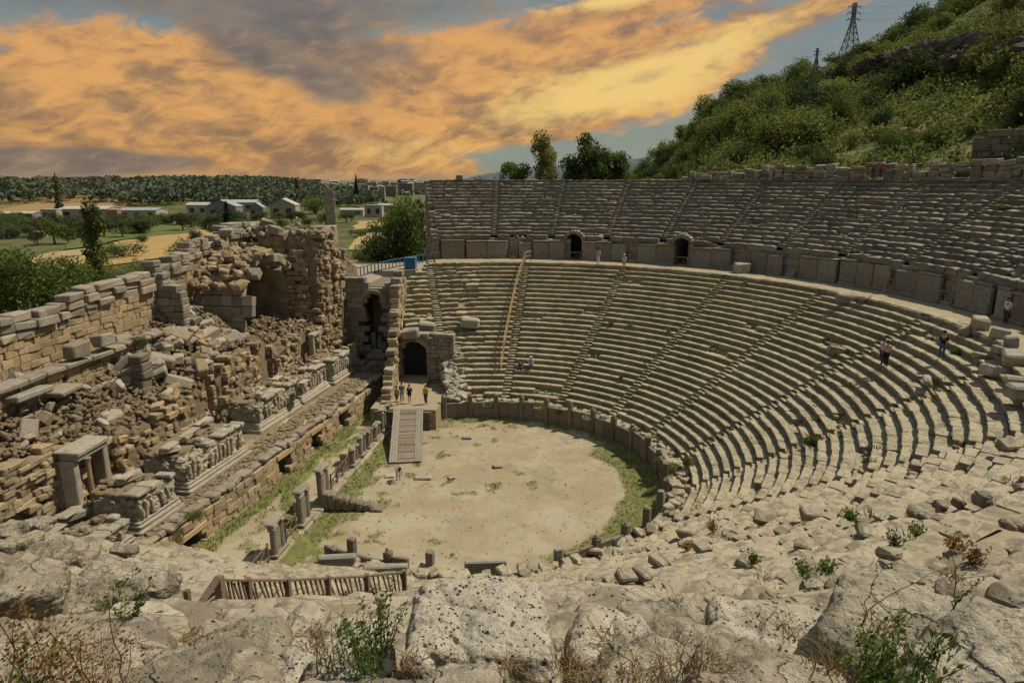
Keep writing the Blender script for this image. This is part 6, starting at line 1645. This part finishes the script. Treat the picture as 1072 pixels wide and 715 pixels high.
for px,py,d in [(622,706,2.3),(655,706,2.3),(690,700,2.35),(640,690,2.6),(600,700,2.5),(670,682,2.8),(540,690,2.75),(480,690,2.7),(725,692,2.4),(700,675,2.9),(560,712,2.2),(590,688,2.7),(820,655,3.1),(60,690,2.8),(930,655,3.0),(800,600,4.8),(430,690,2.7),(760,690,2.5),(330,668,3.2),(250,668,3.3),(200,660,3.6),(640,660,3.2),(870,690,2.4),(1000,600,4.3)]:
    stemplant(gp(px,py,d),random.uniform(.07,.15),random.randint(30,46),random.choice(['dry','straw','straw']),1,.005,.15,.6,'dry_grass_tuft','reddish brown dry grass tuft growing between the foreground stones',group='dry grass tufts between the foreground stones')
for px,py in [(865,600),(790,590),(1000,575),(745,555),(850,465),(720,575),(960,560),(890,545),(840,600),(1020,590),(935,572)]:
    q=onseat(px,py)
    if not q: continue
    d=math.hypot(q.x,q.y);stemplant((q.x,q.y,q.z),.2+.012*d,14,random.choice(['dry','leafA','leafY']),14,.012+.0022*d,.12+.012*d,.3,'seat_weed','small scrubby weed growing from a crack of the eroded seats',group='weeds in cracks of the eroded seats')
for px,py,s in [(585,437,1),(590,425,.8),(665,410,.7),(640,340,.8),(700,350,.6),(855,440,.8),(848,465,1.1),(700,495,1.8),(690,505,1.6),(720,490,1.4),(480,348,1),(660,345,.8),(780,300,.7),(950,350,.7),(1048,220,1.2),(1000,370,.8),(650,400,.7)]:
    q=onseat(px,py)
    if not q: continue
    plant('bush%d'%random.randint(0,3),'leafY' if random.random()<.5 else 'leafA','seat_shrub',(q.x,q.y,q.z-.1),.55*s,.55*s,'small green bush growing out of a joint between seat rows','bush','small bushes growing between seat rows')
for px,py,z,s,l in [(228,318,10.4,1.7,'round olive green bush growing on the ruin below the collapsed vault'),(108,350,10.2,.8,'small bush on the moulded ledge of the ruin'),(146,362,9.8,.9,'grey green tuft on top of the broken brown pier'),(207,308,11.0,1.3,'grey green bush left of the round olive bush'),(202,545,2.7,.8,'spiky plant on the coping of the stage front wall'),(3,437,8,.9,'bush at the left picture edge on the rubble slope'),(235,405,5.8,.9,'green shrub in the shade of the facade pier'),(345,448,0.1,1.5,'tall weed clump at the foot of the stage front wall')]:
    plant('bush1','leafA' if 'grey' not in l else 'leafC','ruin_bush',Zp(px,py,z),s,s*.9,l,'bush')
mb=MB()
for _ in range(520):
    if random.random()<.55: a=random.choice([68.3,47.5,28.5,8.5,-11.5,88.5])+random.gauss(0,1.0);r=random.uniform(15,31)
    else: a=random.uniform(-60,112);r=random.choice([random.uniform(15,31),random.uniform(35.5,45.5)])
    if ns(a*.15,r*.3,2)<-.05: continue
    x,y,_z=pol(r,a);z=surf(x,y);k=random.uniform(.06,.2)
    for q in range(16):
        b=random.uniform(0,6.28);w=.03;dx,dy=math.cos(b)*w,math.sin(b)*w;ox,oy=random.gauss(0,k),random.gauss(0,k)
        mb.add([(x+ox-dx,y+oy-dy,z-.08),(x+ox+dx,y+oy+dy,z-.08),(x+ox*1.6,y+oy*1.6,z+k*random.uniform(.5,1.6))],[[0,1,2]])
tag(mb.build('weeds',M['grassm']),'yellow green weeds growing in the joints and stairways of the seats','weeds',kind='stuff')
# ------------------------------------------------------------ camera
cam=bpy.data.cameras.new('camera');cam.sensor_width=36;cam.lens=FL/1072*36;cam.clip_end=30000;cam.clip_start=.05
co=bpy.data.objects.new('camera',cam);COL.objects.link(co);co.location=(0,0,H)
f=Vector((-math.sin(YA)*cT,math.cos(YA)*cT,-sT));co.rotation_euler=f.to_track_quat('-Z','Y').to_euler()
scene.camera=co
scene.view_settings.view_transform='Standard';scene.view_settings.look='None';scene.view_settings.exposure=0;scene.view_settings.gamma=1
scene.cycles.max_bounces=4;scene.cycles.adaptive_threshold=.03;scene.cycles.use_denoising=True
